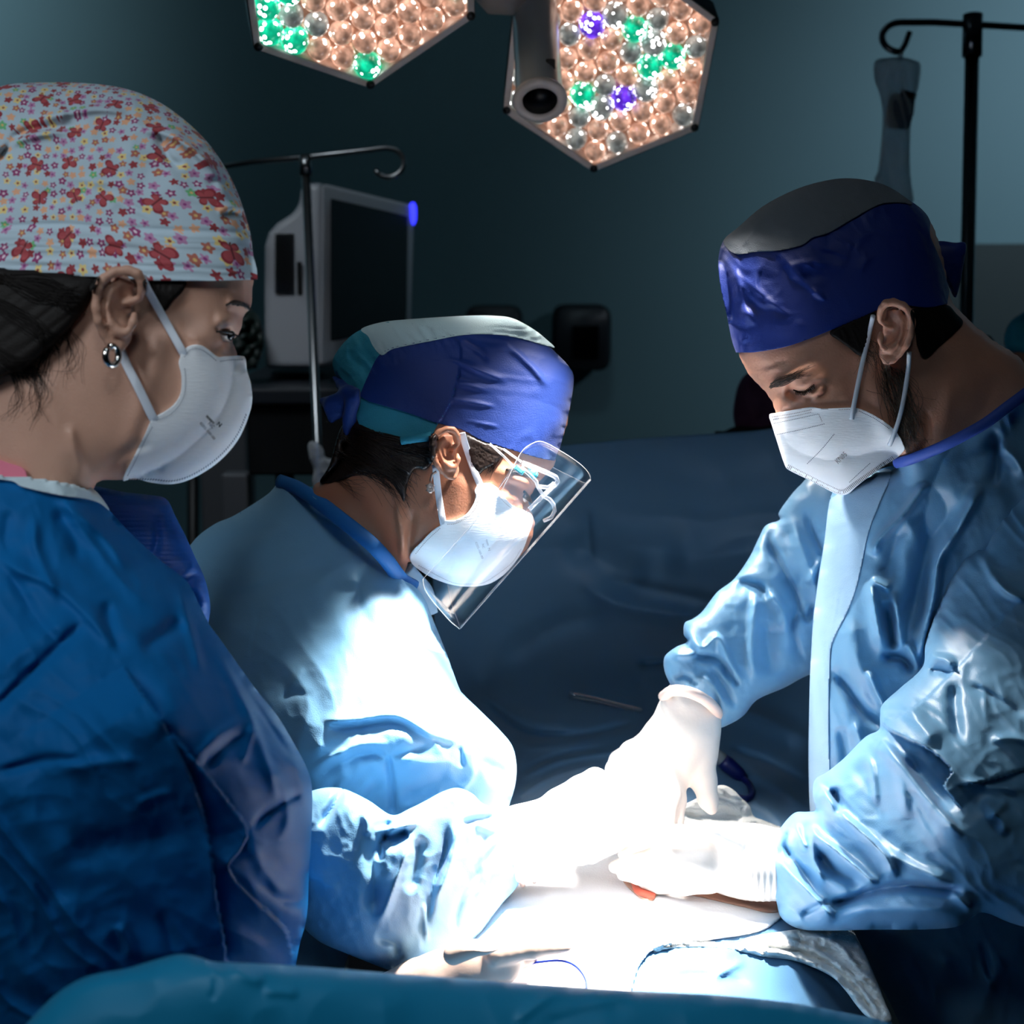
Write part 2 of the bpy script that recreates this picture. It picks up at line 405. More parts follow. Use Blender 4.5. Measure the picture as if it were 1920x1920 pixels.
def mat(name, col, rough=.6, metal=0, bump=0, bscale=200, var=0, vscale=12, sheen=0, emit=None, es=0, alpha=1, trans=0, spec=.5, coat=0, stretch=None, sss=0, wrinkle=0, wscale=25):
    m = bpy.data.materials.new(name); m.use_nodes = True; t = m.node_tree; b = t.nodes['Principled BSDF']; g = G(t)
    b.inputs['Base Color'].default_value = col; b.inputs['Roughness'].default_value = rough; b.inputs['Metallic'].default_value = metal
    b.inputs['Specular IOR Level'].default_value = spec; b.inputs['Sheen Weight'].default_value = sheen; b.inputs['Coat Weight'].default_value = coat
    b.inputs['Alpha'].default_value = alpha; b.inputs['Transmission Weight'].default_value = trans
    if sss: b.inputs['Subsurface Weight'].default_value = sss; b.inputs['Subsurface Radius'].default_value = (.012, .005, .003); b.inputs['Subsurface Scale'].default_value = .4
    if emit: b.inputs['Emission Color'].default_value = emit; b.inputs['Emission Strength'].default_value = es
    tc = g.n('ShaderNodeTexCoord').outputs['Object']
    if stretch:
        mp = g.n('ShaderNodeMapping'); mp.inputs['Scale'].default_value = stretch; t.links.new(tc, mp.inputs[0]); tc = mp.outputs[0]
    if var:
        nz = g.n('ShaderNodeTexNoise'); nz.inputs['Scale'].default_value = vscale; nz.inputs['Detail'].default_value = 5; t.links.new(tc, nz.inputs[0])
        f = g.m('MULTIPLY_ADD', nz.outputs[0], 2*var, 1-var)
        mx = g.n('ShaderNodeVectorMath', operation='SCALE'); mx.inputs[0].default_value = col[:3]; t.links.new(f, mx.inputs['Scale'])
        t.links.new(mx.outputs[0], b.inputs['Base Color'])
    prev = None
    if wrinkle:
        v = g.n('ShaderNodeTexNoise', noise_type='RIDGED_MULTIFRACTAL'); v.inputs['Scale'].default_value = wscale; v.inputs['Detail'].default_value = 2.5
        v.inputs['Distortion'].default_value = .6; t.links.new(tc, v.inputs[0])
        bp = g.n('ShaderNodeBump'); bp.inputs['Strength'].default_value = wrinkle; bp.inputs['Distance'].default_value = .006
        t.links.new(v.outputs[0], bp.inputs['Height']); prev = bp.outputs[0]
    if bump:
        nz = g.n('ShaderNodeTexNoise'); nz.inputs['Scale'].default_value = bscale; nz.inputs['Detail'].default_value = 4; t.links.new(tc, nz.inputs[0])
        bp = g.n('ShaderNodeBump'); bp.inputs['Strength'].default_value = bump; bp.inputs['Distance'].default_value = .001
        t.links.new(nz.outputs[0], bp.inputs['Height'])
        if prev: t.links.new(prev, bp.inputs['Normal'])
        prev = bp.outputs[0]
    if prev: t.links.new(prev, b.inputs['Normal'])
    return m
def glass(name, col=(1, 1, 1, 1), gl=.06, edge=.5, rough=.05, diff=False):
    """clear film: mostly see-through, with a sheen that grows at grazing angles"""
    m = bpy.data.materials.new(name); m.use_nodes = True; t = m.node_tree; t.nodes.clear(); g = G(t)
    o = g.n('ShaderNodeOutputMaterial'); tr = g.n('ShaderNodeBsdfTransparent'); tr.inputs[0].default_value = col
    if diff:
        gs = g.n('ShaderNodeBsdfPrincipled'); gs.inputs['Base Color'].default_value = (.8, .82, .85, 1); gs.inputs['Roughness'].default_value = rough
    else:
        gs = g.n('ShaderNodeBsdfGlossy'); gs.inputs[0].default_value = (1, 1, 1, 1); gs.inputs['Roughness'].default_value = rough
    lw = g.n('ShaderNodeLayerWeight'); lw.inputs[0].default_value = .25
    f = g.m('ADD', g.m('MULTIPLY', lw.outputs['Facing'], edge), gl); f = g.m('MINIMUM', f, .95)
    mx = g.n('ShaderNodeMixShader'); t.links.new(f, mx.inputs[0]); t.links.new(tr.outputs[0], mx.inputs[1]); t.links.new(gs.outputs[0], mx.inputs[2])
    t.links.new(mx.outputs[0], o.inputs[0]); return m
# ------------------------------------------------------------------ palette
M_wall = mat('wall_paint', lin(98, 132, 140), .7, bump=.15, bscale=60, var=.06, vscale=2)
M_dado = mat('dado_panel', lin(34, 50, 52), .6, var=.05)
M_floor = mat('vinyl_floor', lin(70, 85, 95), .35, var=.06)
M_ceil = mat('ceiling_tile', lin(150, 160, 165), .8)
M_steel = mat('brushed_steel', lin(150, 150, 152), .28, 1, bump=.05, bscale=300)
M_chrome = mat('dark_chrome', lin(95, 97, 102), .2, 1)
M_black = mat('black_plastic', lin(16, 17, 19), .45)
M_rubber = mat('black_rubber', lin(9, 9, 10), .6)
M_white_pl = mat('white_plastic', lin(176, 176, 182), .4)
M_grey_pl = mat('grey_plastic', lin(92, 93, 98), .45)
M_dark_pl = mat('dark_grey_plastic', lin(40, 43, 50), .45)
M_screen = mat('screen_glass', lin(4, 4, 7), .3, spec=.12)
M_blueled = mat('blue_led', lin(40, 40, 255), .4, emit=(.03, .035, 1, 1), es=2.4)
M_lampshell = mat('lamp_shell', lin(205, 192, 186), .35)
M_lampblack = mat('lamp_cover', lin(24, 22, 22), .4)

# ------------------------------------------------------------------ setting
def struct(name, c, d, m): o = MB().box(c, d).build(name, m, smooth=False); o['kind'] = 'structure'; return o
struct('floor', (0, 1.2, -.05), (6.4, 7.6, .1), M_floor)
struct('ceiling', (0, 1.2, 3.05), (6.4, 7.6, .1), M_ceil)
struct('wall_back', (0, 4.65, 1.5), (6.4, .1, 3), M_wall)
struct('wall_left', (-3.15, 1.2, 1.5), (.1, 7.6, 3), M_wall)
struct('wall_right', (3.15, 1.2, 1.5), (.1, 7.6, 3), M_wall)
struct('wall_front', (0, -2.55, 1.5), (6.4, .1, 3), M_wall)
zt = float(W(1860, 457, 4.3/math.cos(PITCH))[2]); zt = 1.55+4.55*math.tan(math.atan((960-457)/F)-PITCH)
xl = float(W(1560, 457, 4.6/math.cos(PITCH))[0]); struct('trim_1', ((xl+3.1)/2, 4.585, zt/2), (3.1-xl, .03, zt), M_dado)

# ------------------------------------------------------------------ wall boxes
def wall_box(x0, x1, y0, y1, label, recess):
    d = 4.57/math.cos(PITCH); zc = 4.52/math.cos(PITCH)
    r = root('wall_dispenser', W((x0+x1)/2, y1, zc), label, 'dispenser', 'dark dispensers on the back wall')
    a, b = W(x0, y0, zc), W(x1, y1, zc); w = b[0]-a[0]; h = a[2]-b[2]; c = np.array([(a[0]+b[0])/2, 4.50, (a[2]+b[2])/2])
    prof = []
    for t in np.linspace(0, 2*math.pi, 48, endpoint=False):
        s_, k = math.sin(t), math.cos(t); prof.append((c[0]+w/2*np.sign(k)*abs(k)**.35, c[2]+h/2*np.sign(s_)*abs(s_)**.35))
    prof = np.array(prof); A = np.c_[prof[:, 0], np.full(48, 4.565), prof[:, 1]]; B = np.c_[prof[:, 0], np.full(48, 4.45), prof[:, 1]]
    C = np.c_[c[0]+(prof[:, 0]-c[0])*.88, np.full(48, 4.43), c[2]+(prof[:, 1]-c[2])*.9]
    m = MB().hexa(A, B); m.hexa(B, C); clean(m.build('cover', M_dark_pl, r))
    if recess: MB().box((c[0]+.01, 4.427, c[2]-.01), (w*.45, .012, h*.5)).build('window', M_screen, r, bevel=.004)
wall_box(1034, 1139, 568, 688, 'dark rounded wall dispenser with a black window, right of the blue cap', True)
wall_box(874, 980, 570, 700, 'dark rounded wall dispenser peeking out above the white top of the blue cap', False)

# ------------------------------------------------------------------ patient monitor on its cart
r = root('patient_monitor', W(640, 690, 3.0), 'pale grey patient monitor with a black screen and a blue light on its corner', 'monitor')
q = lambda pts: np.array([W(*p)[...].ravel() for p in pts])
fr = [(603, 343, 2.80), (778, 385, 3.06), (770, 640, 3.02), (600, 690, 2.76)]
bk = [(x, y, z+.09) for x, y, z in [(610, 346, 2.80), (776, 388, 3.06), (768, 640, 3.02), (607, 690, 2.76)]]
MB().hexa(q(fr), q(bk)).build('bezel', M_white_pl, r, smooth=False, bevel=.008)
sc = [(620, 372, 2.79), (765, 405, 3.035), (762, 612, 3.0), (620, 640, 2.755)]
MB().hexa(q(sc), q([(x, y, z+.02) for x, y, z in sc])).build('screen', M_screen, r, smooth=False, bevel=.003)
bp = spl([(497, 690), (496, 560), (498, 455), (512, 424), (548, 400), (560, 388), (566, 345), (602, 343), (606, 500), (604, 690)], 3, True)
side = np.array([W(x, y, 2.84).ravel() for x, y in [(497, 690), (496, 560), (497, 462), (504, 437), (520, 419), (545, 403), (560, 388), (566, 345), (604, 343), (604, 690)]])
side2 = np.array([W(x+6, y, 3.08).ravel() for x, y in [(497, 690), (496, 560), (497, 462), (504, 437), (520, 419), (545, 403), (560, 388), (566, 345), (604, 343), (604, 690)]])
hs = MB().hexa(side, side2).build('housing', M_white_pl, r, smooth=False, bevel=.012)
m = MB()
for k in range(17): m.box(W(533, 440+k*6.6, 2.835), (.036, .006, .0035))
m.build('vent', M_black, hs, smooth=False)
MB().box(W(562, 522, 2.836), (.009, .006, .062)).build('slot', M_black, hs, smooth=False)
MB().tube([W(774, y, 3.05).ravel() for y in (380, 388, 400, 412, 421)], [.004, .0075, .008, .0075, .004], 12).build('indicator_light', M_blueled, r)


r = root('equipment_cart', W(560, 900, 3.0)*[1, 1, 0], 'dark equipment cart under the patient monitor', 'cart')
zt_ = float(min(W(610, 690, 3.08)[2], W(600, 690, 2.76)[2], W(770, 640, 3.11)[2]))-.004
x0 = W(452, 700, 2.95)[0]; x1 = W(800, 700, 2.95)[0]; y0 = float(W(560, 694, 2.70)[1]); y1 = y0+.55
MB().box(((x0+x1)/2, (y0+y1)/2, zt_-.018), (x1-x0, y1-y0, .03)).build('top_shelf', M_dark_pl, r, smooth=False, bevel=.006)
MB().box(((x0+x1)/2+.02, (y0+y1)/2, zt_-.10), (x1-x0-.06, y1-y0-.03, .13)).build('drawer', M_black, r, smooth=False, bevel=.006)
MB().box(((x0+x1)/2+.1, y0+.30, zt_/2-.05), (x1-x0-.2, .36, zt_-.2)).build('cabinet', M_dark_pl, r, smooth=False, bevel=.01)
for k, (xx, ww) in enumerate([(x0+.02, .05), (x0+.11, .03), (x1-.04, .05)]):
    MB().box((xx, y0+.06, (zt_-.16)/2), (ww, .05, zt_-.17)).build('post', [M_grey_pl, M_black, M_grey_pl][k], r, smooth=False, bevel=.006)
r = root('equipment_column', W(420, 900, 3.9)*[1, 1, 0], 'grey upright equipment column behind the white mask of the woman at left', 'equipment column')
p = W(425, 800, 3.5).ravel()
MB().box((p[0], p[1], .6), (.11, .12, 1.2)).build('body', M_grey_pl, r, smooth=False, bevel=.01)
MB().tube([(p[0]-.115, p[1]-.02, .0), (p[0]-.075, p[1]-.02, 1.15)], .014, 10).build('rod', M_black, r)

# plant-like dark bundle beside the monitor
r = root('cable_bundle', W(470, 690, 3.0), 'dark tangle of coiled cables beside the pale monitor', 'cables')
rs = np.random.RandomState(3)
m = MB()
for k in range(9):
    c = np.array([462+rs.uniform(-14, 14), 635+rs.uniform(-30, 30)]); a0 = rs.uniform(0, 6)
    L = [W(c[0]+(16+6*k % 9)*math.cos(a0+t), c[1]+(24)*math.sin(a0+t)+t*2, 2.79+.03*math.sin(2*t+k)).ravel() for t in np.linspace(0, 6.6, 30)]
    m.tube(L, .006, 6)
m.tube([W(470, 690, 2.79).ravel(), W(472, 640, 2.79).ravel(), W(466, 590, 2.8).ravel()], .012, 8)
m.build('cables', mat('green_black_cable', lin(26, 40, 36), .5), r)

# ------------------------------------------------------------------ drip stands
def arc(cx, cy, rx, ry, a0, a1, z, n=14):
    return [tuple(W(cx+rx*math.cos(R(a)), cy+ry*math.sin(R(a)), z).ravel()) for a in np.linspace(a0, a1, n)]
def stand(top, bot, z, rad, label, m, collar):
    base = W(*bot, z).ravel(); t = W(*top, z).ravel(); g_ = t+(base-t)*(t[2]/(t[2]-base[2])); g_[2] = .04
    r = root('drip_stand', (g_[0], g_[1], 0), label, 'drip stand', 'drip stands at the back')
    MB().tube([t, g_], rad, 14).build('pole', m, r)
    if collar: MB().tube([t+(t-g_)/np.linalg.norm(t-g_)*.004, t+(g_-t)/np.linalg.norm(g_-t)*collar], rad*1.38, 14).build('collar', m, r)
    for k in range(5):
        a = R(72*k+10)
        lg = MB().tube([(g_[0], g_[1], .09), (g_[0]+.29*math.cos(a), g_[1]+.29*math.sin(a), .065)], .014, 10).build('leg', m, r)
        MB().lathe([(.001, 0), (.026, 0), (.026, .05), (.001, .05)], (g_[0]+.29*math.cos(a), g_[1]+.29*math.sin(a)-.02, .026), (1, .3, 0), 14).build('caster', M_rubber, lg)
    return r
r = stand((572, 296), (596, 850), 2.6, .0078, 'thin steel drip stand with a hooked crossbar in front of the monitor', M_steel, .03)
m = MB(); z = 2.6
m.tube([W(350, 322, 2.7).ravel(), W(480, 303, 2.64).ravel(), W(572, 295, z).ravel(), W(650, 286, z).ravel(), W(725, 277, z).ravel()]+arc(728, 305, 29, 27, -90, 150, z, 16), .0048, 10)
m.build('hook_bar', M_steel, r)
r = stand((1824, 32), (1812, 600), 2.6, .0125, 'dark chrome drip stand with a thick pole at upper right, holding a fluid bag', M_chrome, .068)
m = MB(); m.tube(arc(1690, 70, 36, 28, 95, 268, 2.6, 14)+[W(1750, 42, 2.6).ravel(), W(1824, 46, 2.6).ravel(), W(1990, 56, 2.6).ravel()], .0058, 10)
m.tube([W(1706, 60, 2.6).ravel(), W(1697, 84, 2.6).ravel(), W(1688, 98, 2.6).ravel()], .0052, 10)
m.build('hook_bar', M_chrome, r)
# fluid bag
M_bag = glass('clear_bag_film', lin(214, 222, 228), .42, .5, .3, True)
M_fluid = glass('clear_saline', lin(200, 214, 220), .12, .35, .1)
r = root('fluid_bag', W(1684, 380, 2.58), 'clear drip bag hanging from the dark chrome stand at upper right', 'fluid bag')
bagP = [(1644, 112), (1665, 108), (1690, 107), (1712, 112), (1726, 122), (1722, 165), (1714, 190), (1708, 235), (1706, 300), (1709, 345), (1712, 378), (1690, 384), (1660, 380), (1640, 340), (1646, 320), (1652, 270), (1655, 215), (1650, 180), (1640, 150), (1638, 125)]
clean(pillow_mb(bagP, 2.585, .018, st=4, rel=lambda X, Y: .004*ridged(X, Y, 82, 14, 70, 2)).build('bag', M_bag, r))
M_label = mat('bag_label', lin(92, 98, 112), .6)
lbl = [(1668, 180), (1690, 176), (1716, 184), (1706, 238), (1690, 242), (1662, 236)]
pillow_mb(Field(bagP, 5), 2.585, .0195, trim=lbl, st=3, n=2, bk=.0008).build('label', M_label, r)
pillow_mb(Field(bagP, 5), 2.585, .0205, trim=[(1690, 167), (1719, 175), (1717, 187), (1688, 178)], st=2, n=1, bk=.0008).build('printed_bar', M_black, r)
MB().tube([W(1690, 100, 2.6).ravel(), W(1688, 110, 2.59).ravel()], .004, 8).build('eyelet', M_bag, r)
MB().tube([W(1676, 380, 2.585).ravel(), W(1674, 396, 2.585).ravel(), W(1676, 460, 2.6).ravel(), W(1690, 560, 2.62).ravel()], .003, 8).build('drip_line', M_bag, r)

# ------------------------------------------------------------------ operating lamp heads
def lens_mat(name, base, glow, es, white):
    m = bpy.data.materials.new(name); m.use_nodes = True; t = m.node_tree; b = t.nodes['Principled BSDF']; g = G(t)
    tc = g.n('ShaderNodeTexCoord').outputs['Object']
    v = g.n('ShaderNodeTexVoronoi'); v.inputs['Scale'].default_value = 125; t.links.new(tc, v.inputs[0])
    spot = g.m('MULTIPLY', g.m('LESS_THAN', v.outputs['Distance'], .36), g.m('GREATER_THAN', g.n('ShaderNodeSeparateColor').outputs[0], -1))
    sp = t.nodes[-1]
    sc_ = [n for n in t.nodes if n.bl_idname == 'ShaderNodeSeparateColor'][0]; t.links.new(v.outputs['Color'], sc_.inputs[0])
    spot = g.m('MULTIPLY', g.m('LESS_THAN', v.outputs['Distance'], .38), g.m('GREATER_THAN', sc_.outputs[0], .5))  # sparkle of the glass painted into the glow as bright dots
    nz = g.n('ShaderNodeTexNoise'); nz.inputs['Scale'].default_value = 70; t.links.new(tc, nz.inputs[0])
    c = g.mix(spot, glow, white); t.links.new(c, b.inputs['Emission Color'])
    ev = g.m('ADD', g.m('MULTIPLY', g.m('POWER', nz.outputs[0], 2.2), es*1.9), g.m('MULTIPLY', spot, 4.5)); t.links.new(ev, b.inputs['Emission Strength'])
    b.inputs['Base Color'].default_value = base; b.inputs['Roughness'].default_value = .08; b.inputs['Specular IOR Level'].default_value = .8
    return m
L_warm = lens_mat('lens_warm', lin(150, 110, 90), lin(240, 186, 160), 1.5, (1, .86, .74, 1))
L_green = lens_mat('lens_green', lin(20, 120, 90), lin(20, 220, 165), 2.0, (.75, 1, .95, 1))
L_violet = lens_mat('lens_violet', lin(50, 20, 140), lin(112, 55, 245), 2.2, (.7, .72, 1, 1))
L_clear = lens_mat('lens_clear', lin(130, 135, 135), lin(190, 195, 190), .8, (1, 1, 1, 1))
M_reflector = mat('lamp_reflector', lin(150, 118, 102), .25, .8, emit=lin(150, 105, 85), es=.5)
def lens_mesh(m, big):
    r0, h = (.0175, .024) if big else (.0150, .021)
    prof = [(.0005, -.001)]+[(r0*math.cos(a)**.9, h*math.sin(a)) for a in np.linspace(0, 1.5, 8)]
    b = MB().lathe(prof, (0, 0, 0), (0, 0, 1), 14); o = b.build('lens', m); me = o.data; bpy.data.objects.remove(o); return me
LM = {(n, k): lens_mesh(m, k) for n, m in (('w', L_warm), ('g', L_green), ('v', L_violet), ('c', L_clear)) for k in (False, True)}
def lamp_head(label, cpx, cz, a, b, za, zb, special, seed, holder):
    s_ = cz/F
    c = c3(cpx[0], cpx[1], cz).ravel()
    va = np.array([a[0], -a[1], za])*s_; vb = np.array([b[0], -b[1], zb])*s_
    dirs = RT[None]*0; C0 = cw(c).ravel()
    tow = lambda v: v[0]*RT+v[1]*UP+v[2]*FW
    A, B = tow(va), tow(vb); nrm = np.cross(A, B); nrm /= np.linalg.norm(nrm)
    if nrm[2] > 0: nrm = -nrm                  # the glass side faces down
    r = root('operating_lamp', C0, label, 'operating lamp', 'operating lamp heads')
    hexc = [A, -B, -A-B, -A, B, A+B]           # six corners round the centre
    ang = lambda v: math.atan2(v@np.cross(nrm, A/np.linalg.norm(A)), v@(A/np.linalg.norm(A)))
    hexc = sorted(hexc, key=ang); H = np.array(hexc)
    top = C0+H*1.02-nrm*.055; rim = C0+H*1.03; inn = C0+H*.955; inr = C0+H*.955-nrm*.02
    m = MB(); k = 6
    V = np.vstack([top, rim+nrm*.006, inn+nrm*.006, inr]); f = [tuple(range(5, -1, -1)), tuple(range(18, 24))]
    for L in range(3): f += [(L*6+i, L*6+(i+1) % 6, (L+1)*6+(i+1) % 6, (L+1)*6+i) for i in range(6)]
    mi = [1, 2]+[1]*6+[0]*6+[0]*6
    m.v.append(V); m.f = [tuple(q_) for q_ in f]; m.m = mi; m.n = 24
    hs = m.build('housing', [M_lampshell, M_lampblack, M_reflector], r, smooth=False, bevel=.002)
    for h in H:
        MB().lathe([(.0005, 0), (.0055, 0), (.0055, .004), (.0005, .005)], C0+h*.985+nrm*.004, nrm, 10).build('corner_cap', M_lampblack, r)
    zq = Vector(nrm).to_track_quat('Z', 'Y').to_euler(); rs = np.random.RandomState(seed)
    E1, E2 = A, B+A                              # 60 degree lattice
    for i in range(-4, 5):
        for j in range(-4, 5):
            if abs(i+j) > 4: continue
            p = (i*E1+j*(-E2) if False else i*A+j*(B))/4.75*1.0
            # corners A, A+B, B, -A, -A-B, -B : lattice in A and B with |i-j|<=4
            pass
    n_ = 0
    for i in range(-4, 5):
        for j in range(-4, 5):
            if abs(i-j) > 4: continue
            p = (i*A+j*B)*.86/4
            px = c[0]; kind = rs.choice(['w', 'w', 'w', 'w', 'w', 'w', 'c', 'c', 'g', 'v']); big = False
            pc = C0+p-CAM; d = pc@FW; X = 960+F*(pc@RT)/d; Y = 960-F*(pc@UP)/d
            hit = [s for s in special if math.hypot(s[0]-X, s[1]-Y) < 25]
            if special and not hit and kind in 'gv': kind = 'w'
            if hit: kind = hit[0][2]; big = True
            if kind in 'gv': big = True
            o = bpy.data.objects.new('lens', LM[(kind, big)]); S.collection.objects.link(o)
            o.parent = r; o.location = Vector(p-nrm*.012); o.rotation_euler = zq
            o.rotation_euler.rotate_axis('Z', rs.uniform(0, 6))
            if kind == 'g': o['label'] = 'green lens'
            if kind == 'v': o['label'] = 'violet lens'
    up = C0-nrm*.05; el = up+np.array([.05, .25, .25])
    MB().tube([up, up+(el-up)*.5, el, (el[0], el[1], 3.0)], .022, 12).build('ceiling_arm', M_lampshell, r)
    return r, C0, nrm
sp = [(1093, 45, 'v'), (1195, 50, 'g'), (1240, 118, 'g'), (1085, 178, 'g'), (1180, 190, 'v'), (1140, 35, 'c'), (1225, 165, 'c'), (1130, 205, 'c'), (1240, 75, 'c')]
rl, CL, nL = lamp_head('hexagonal operating lamp head with a chrome camera handle, upper middle', (1141, 122), 2.0, (194, -67), (-21, 161), -56, 137, sp, 4, True)
lamp_head('hexagonal operating lamp head cut off by the top edge, above the monitor', (675, -54), 1.74, (205, -119), (0, 156), -60, 188, [], 9, False)
e1 = W(1012, 184, 1.83).ravel(); e0 = W(1000, -30, 1.95).ravel(); ax = (e1-e0)/np.linalg.norm(e1-e0)
hd = MB().lathe([(.001, 0), (.029, 0), (.029, np.linalg.norm(e1-e0)-.004), (.031, np.linalg.norm(e1-e0)-.002), (.031, np.linalg.norm(e1-e0)), (.001, np.linalg.norm(e1-e0))], e0, ax, 32)
h = hd.build('camera_handle', mat('satin_chrome', lin(200, 200, 202), .25, .3), rl); clean(h); h.data.set_sharp_from_angle(angle=R(35))
MB().lathe([(.0215, .001), (.033, 0), (.034, .003), (.033, .007), (.0225, .008), (.0215, .001)], e1, ax, 32, cap=False).build('end_ring', M_lampshell, h)
MB().lathe([(.0005, 0), (.0215, 0), (.0215, .003), (.0005, .004)], e1+ax*.0015, ax, 32).build('camera_glass', M_screen, h)
p = W(1032, 122, 1.83).ravel()
MB().box(p, (.012, .01, .014)).build('button', M_black, h, smooth=False, bevel=.002)
MB().tube([W(905, -20, 1.93).ravel(), W(925, 2, 1.91).ravel(), W(965, 6, 1.9).ravel(), W(985, 0, 1.9).ravel()], [.016, .017, .015, .012], 14).build('handle_bracket', M_lampshell, rl)
# ------------------------------------------------------------------ people: materials
M_skinL = mat('skin_light', lin(196, 150, 128), .5, bump=.25, bscale=500, var=.10, vscale=45, sss=.15)
M_skinM = mat('skin_tan', lin(178, 122, 96), .48, bump=.25, bscale=500, var=.08, vscale=40, sss=.12)
M_skinR = mat('skin_olive', lin(214, 156, 130), .48, bump=.45, bscale=420, var=.14, vscale=50, sss=.12)
M_hair = mat('dark_hair', lin(18, 13, 11), .6, bump=.25, bscale=600, spec=.2)
M_hairB = mat('brown_hair', lin(34, 22, 18), .42, bump=.9, bscale=300, stretch=(1, .25, 1))
M_greyhair = mat('grizzled_hair', lin(96, 82, 70), .5)
M_brow = mat('brow_hair', lin(40, 28, 22), .6)
M_browR = mat('brown_brow', lin(66, 48, 38), .6)
M_eye = mat('eye_white', lin(205, 195, 188), .12)
M_iris = mat('iris', lin(30, 18, 12), .1)
M_mask = mat('mask_fleece', lin(246, 248, 251), .75, bump=.35, bscale=900, stretch=(.15, .15, 1))
M_seam = mat('mask_seam', lin(92, 104, 122), .8)
M_print = mat('mask_print', lin(45, 55, 66), .7)
M_printgrey = mat('mask_print_grey', lin(150, 140, 142), .7)
M_strap = mat('mask_strap', lin(222, 228, 238), .7, bump=.3, bscale=1500)
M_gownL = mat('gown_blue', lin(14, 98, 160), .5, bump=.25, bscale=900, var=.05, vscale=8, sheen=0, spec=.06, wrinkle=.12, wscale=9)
M_gownM = mat('gown_pale_blue', lin(118, 172, 210), .5, bump=.25, bscale=900, var=.05, vscale=8, sheen=.15, wrinkle=.14, wscale=10)
M_gownR = mat('gown_sky_blue', lin(104, 156, 194), .42, bump=.2, bscale=900, var=.04, vscale=8, sheen=.08, wrinkle=.34, wscale=22)
M_placket = mat('gown_placket', lin(150, 186, 216), .55, bump=.25, bscale=900)
M_bind = mat('gown_binding', lin(58, 92, 190), .6)
M_bindM = mat('gown_binding_blue', lin(30, 110, 185), .6)
M_rib = mat('white_collar', lin(206, 224, 232), .75, bump=.4, bscale=700)
M_scrub = mat('pink_scrub', lin(222, 120, 140), .8)
M_glove = mat('latex_glove', lin(236, 230, 224), .42, bump=.15, bscale=250)
M_glovecuff = mat('latex_rolled_edge', lin(240, 214, 204), .5)
M_glovetan = mat('latex_glove_tan', lin(196, 172, 158), .45, bump=.15, bscale=250)  # tan latex, colour lowered to stand in for the sleeve's shade
M_capblue = mat('cap_royal_blue', lin(4, 50, 132), .6, bump=.3, bscale=800, sheen=.1, wrinkle=.25, wscale=40)
M_capblue2 = mat('cap_deep_blue', lin(16, 50, 142), .5, bump=.3, bscale=800, sheen=.1, wrinkle=.4, wscale=45)
M_capgrey = mat('cap_grey_mesh', lin(122, 130, 140), .8, bump=.5, bscale=900)
M_capwhite = mat('cap_white_mesh', lin(196, 224, 232), .75, bump=.5, bscale=900)
M_net = mat('bouffant_teal', lin(48, 152, 178), .75, bump=.5, bscale=700, wrinkle=.35, wscale=60)
M_silver = mat('silver', lin(215, 212, 205), .15, 1)
M_clip = mat('teal_clip', lin(90, 195, 215), .2)
M_visor = glass('visor_film', (.97, .98, 1, 1), .03, .4, .12)
M_rim = glass('visor_edge', (1, .98, .96, 1), .30, .4, .25, True)
M_clear = glass('clear_plastic', (.95, .96, .98, 1), .16, .75, .1, True)

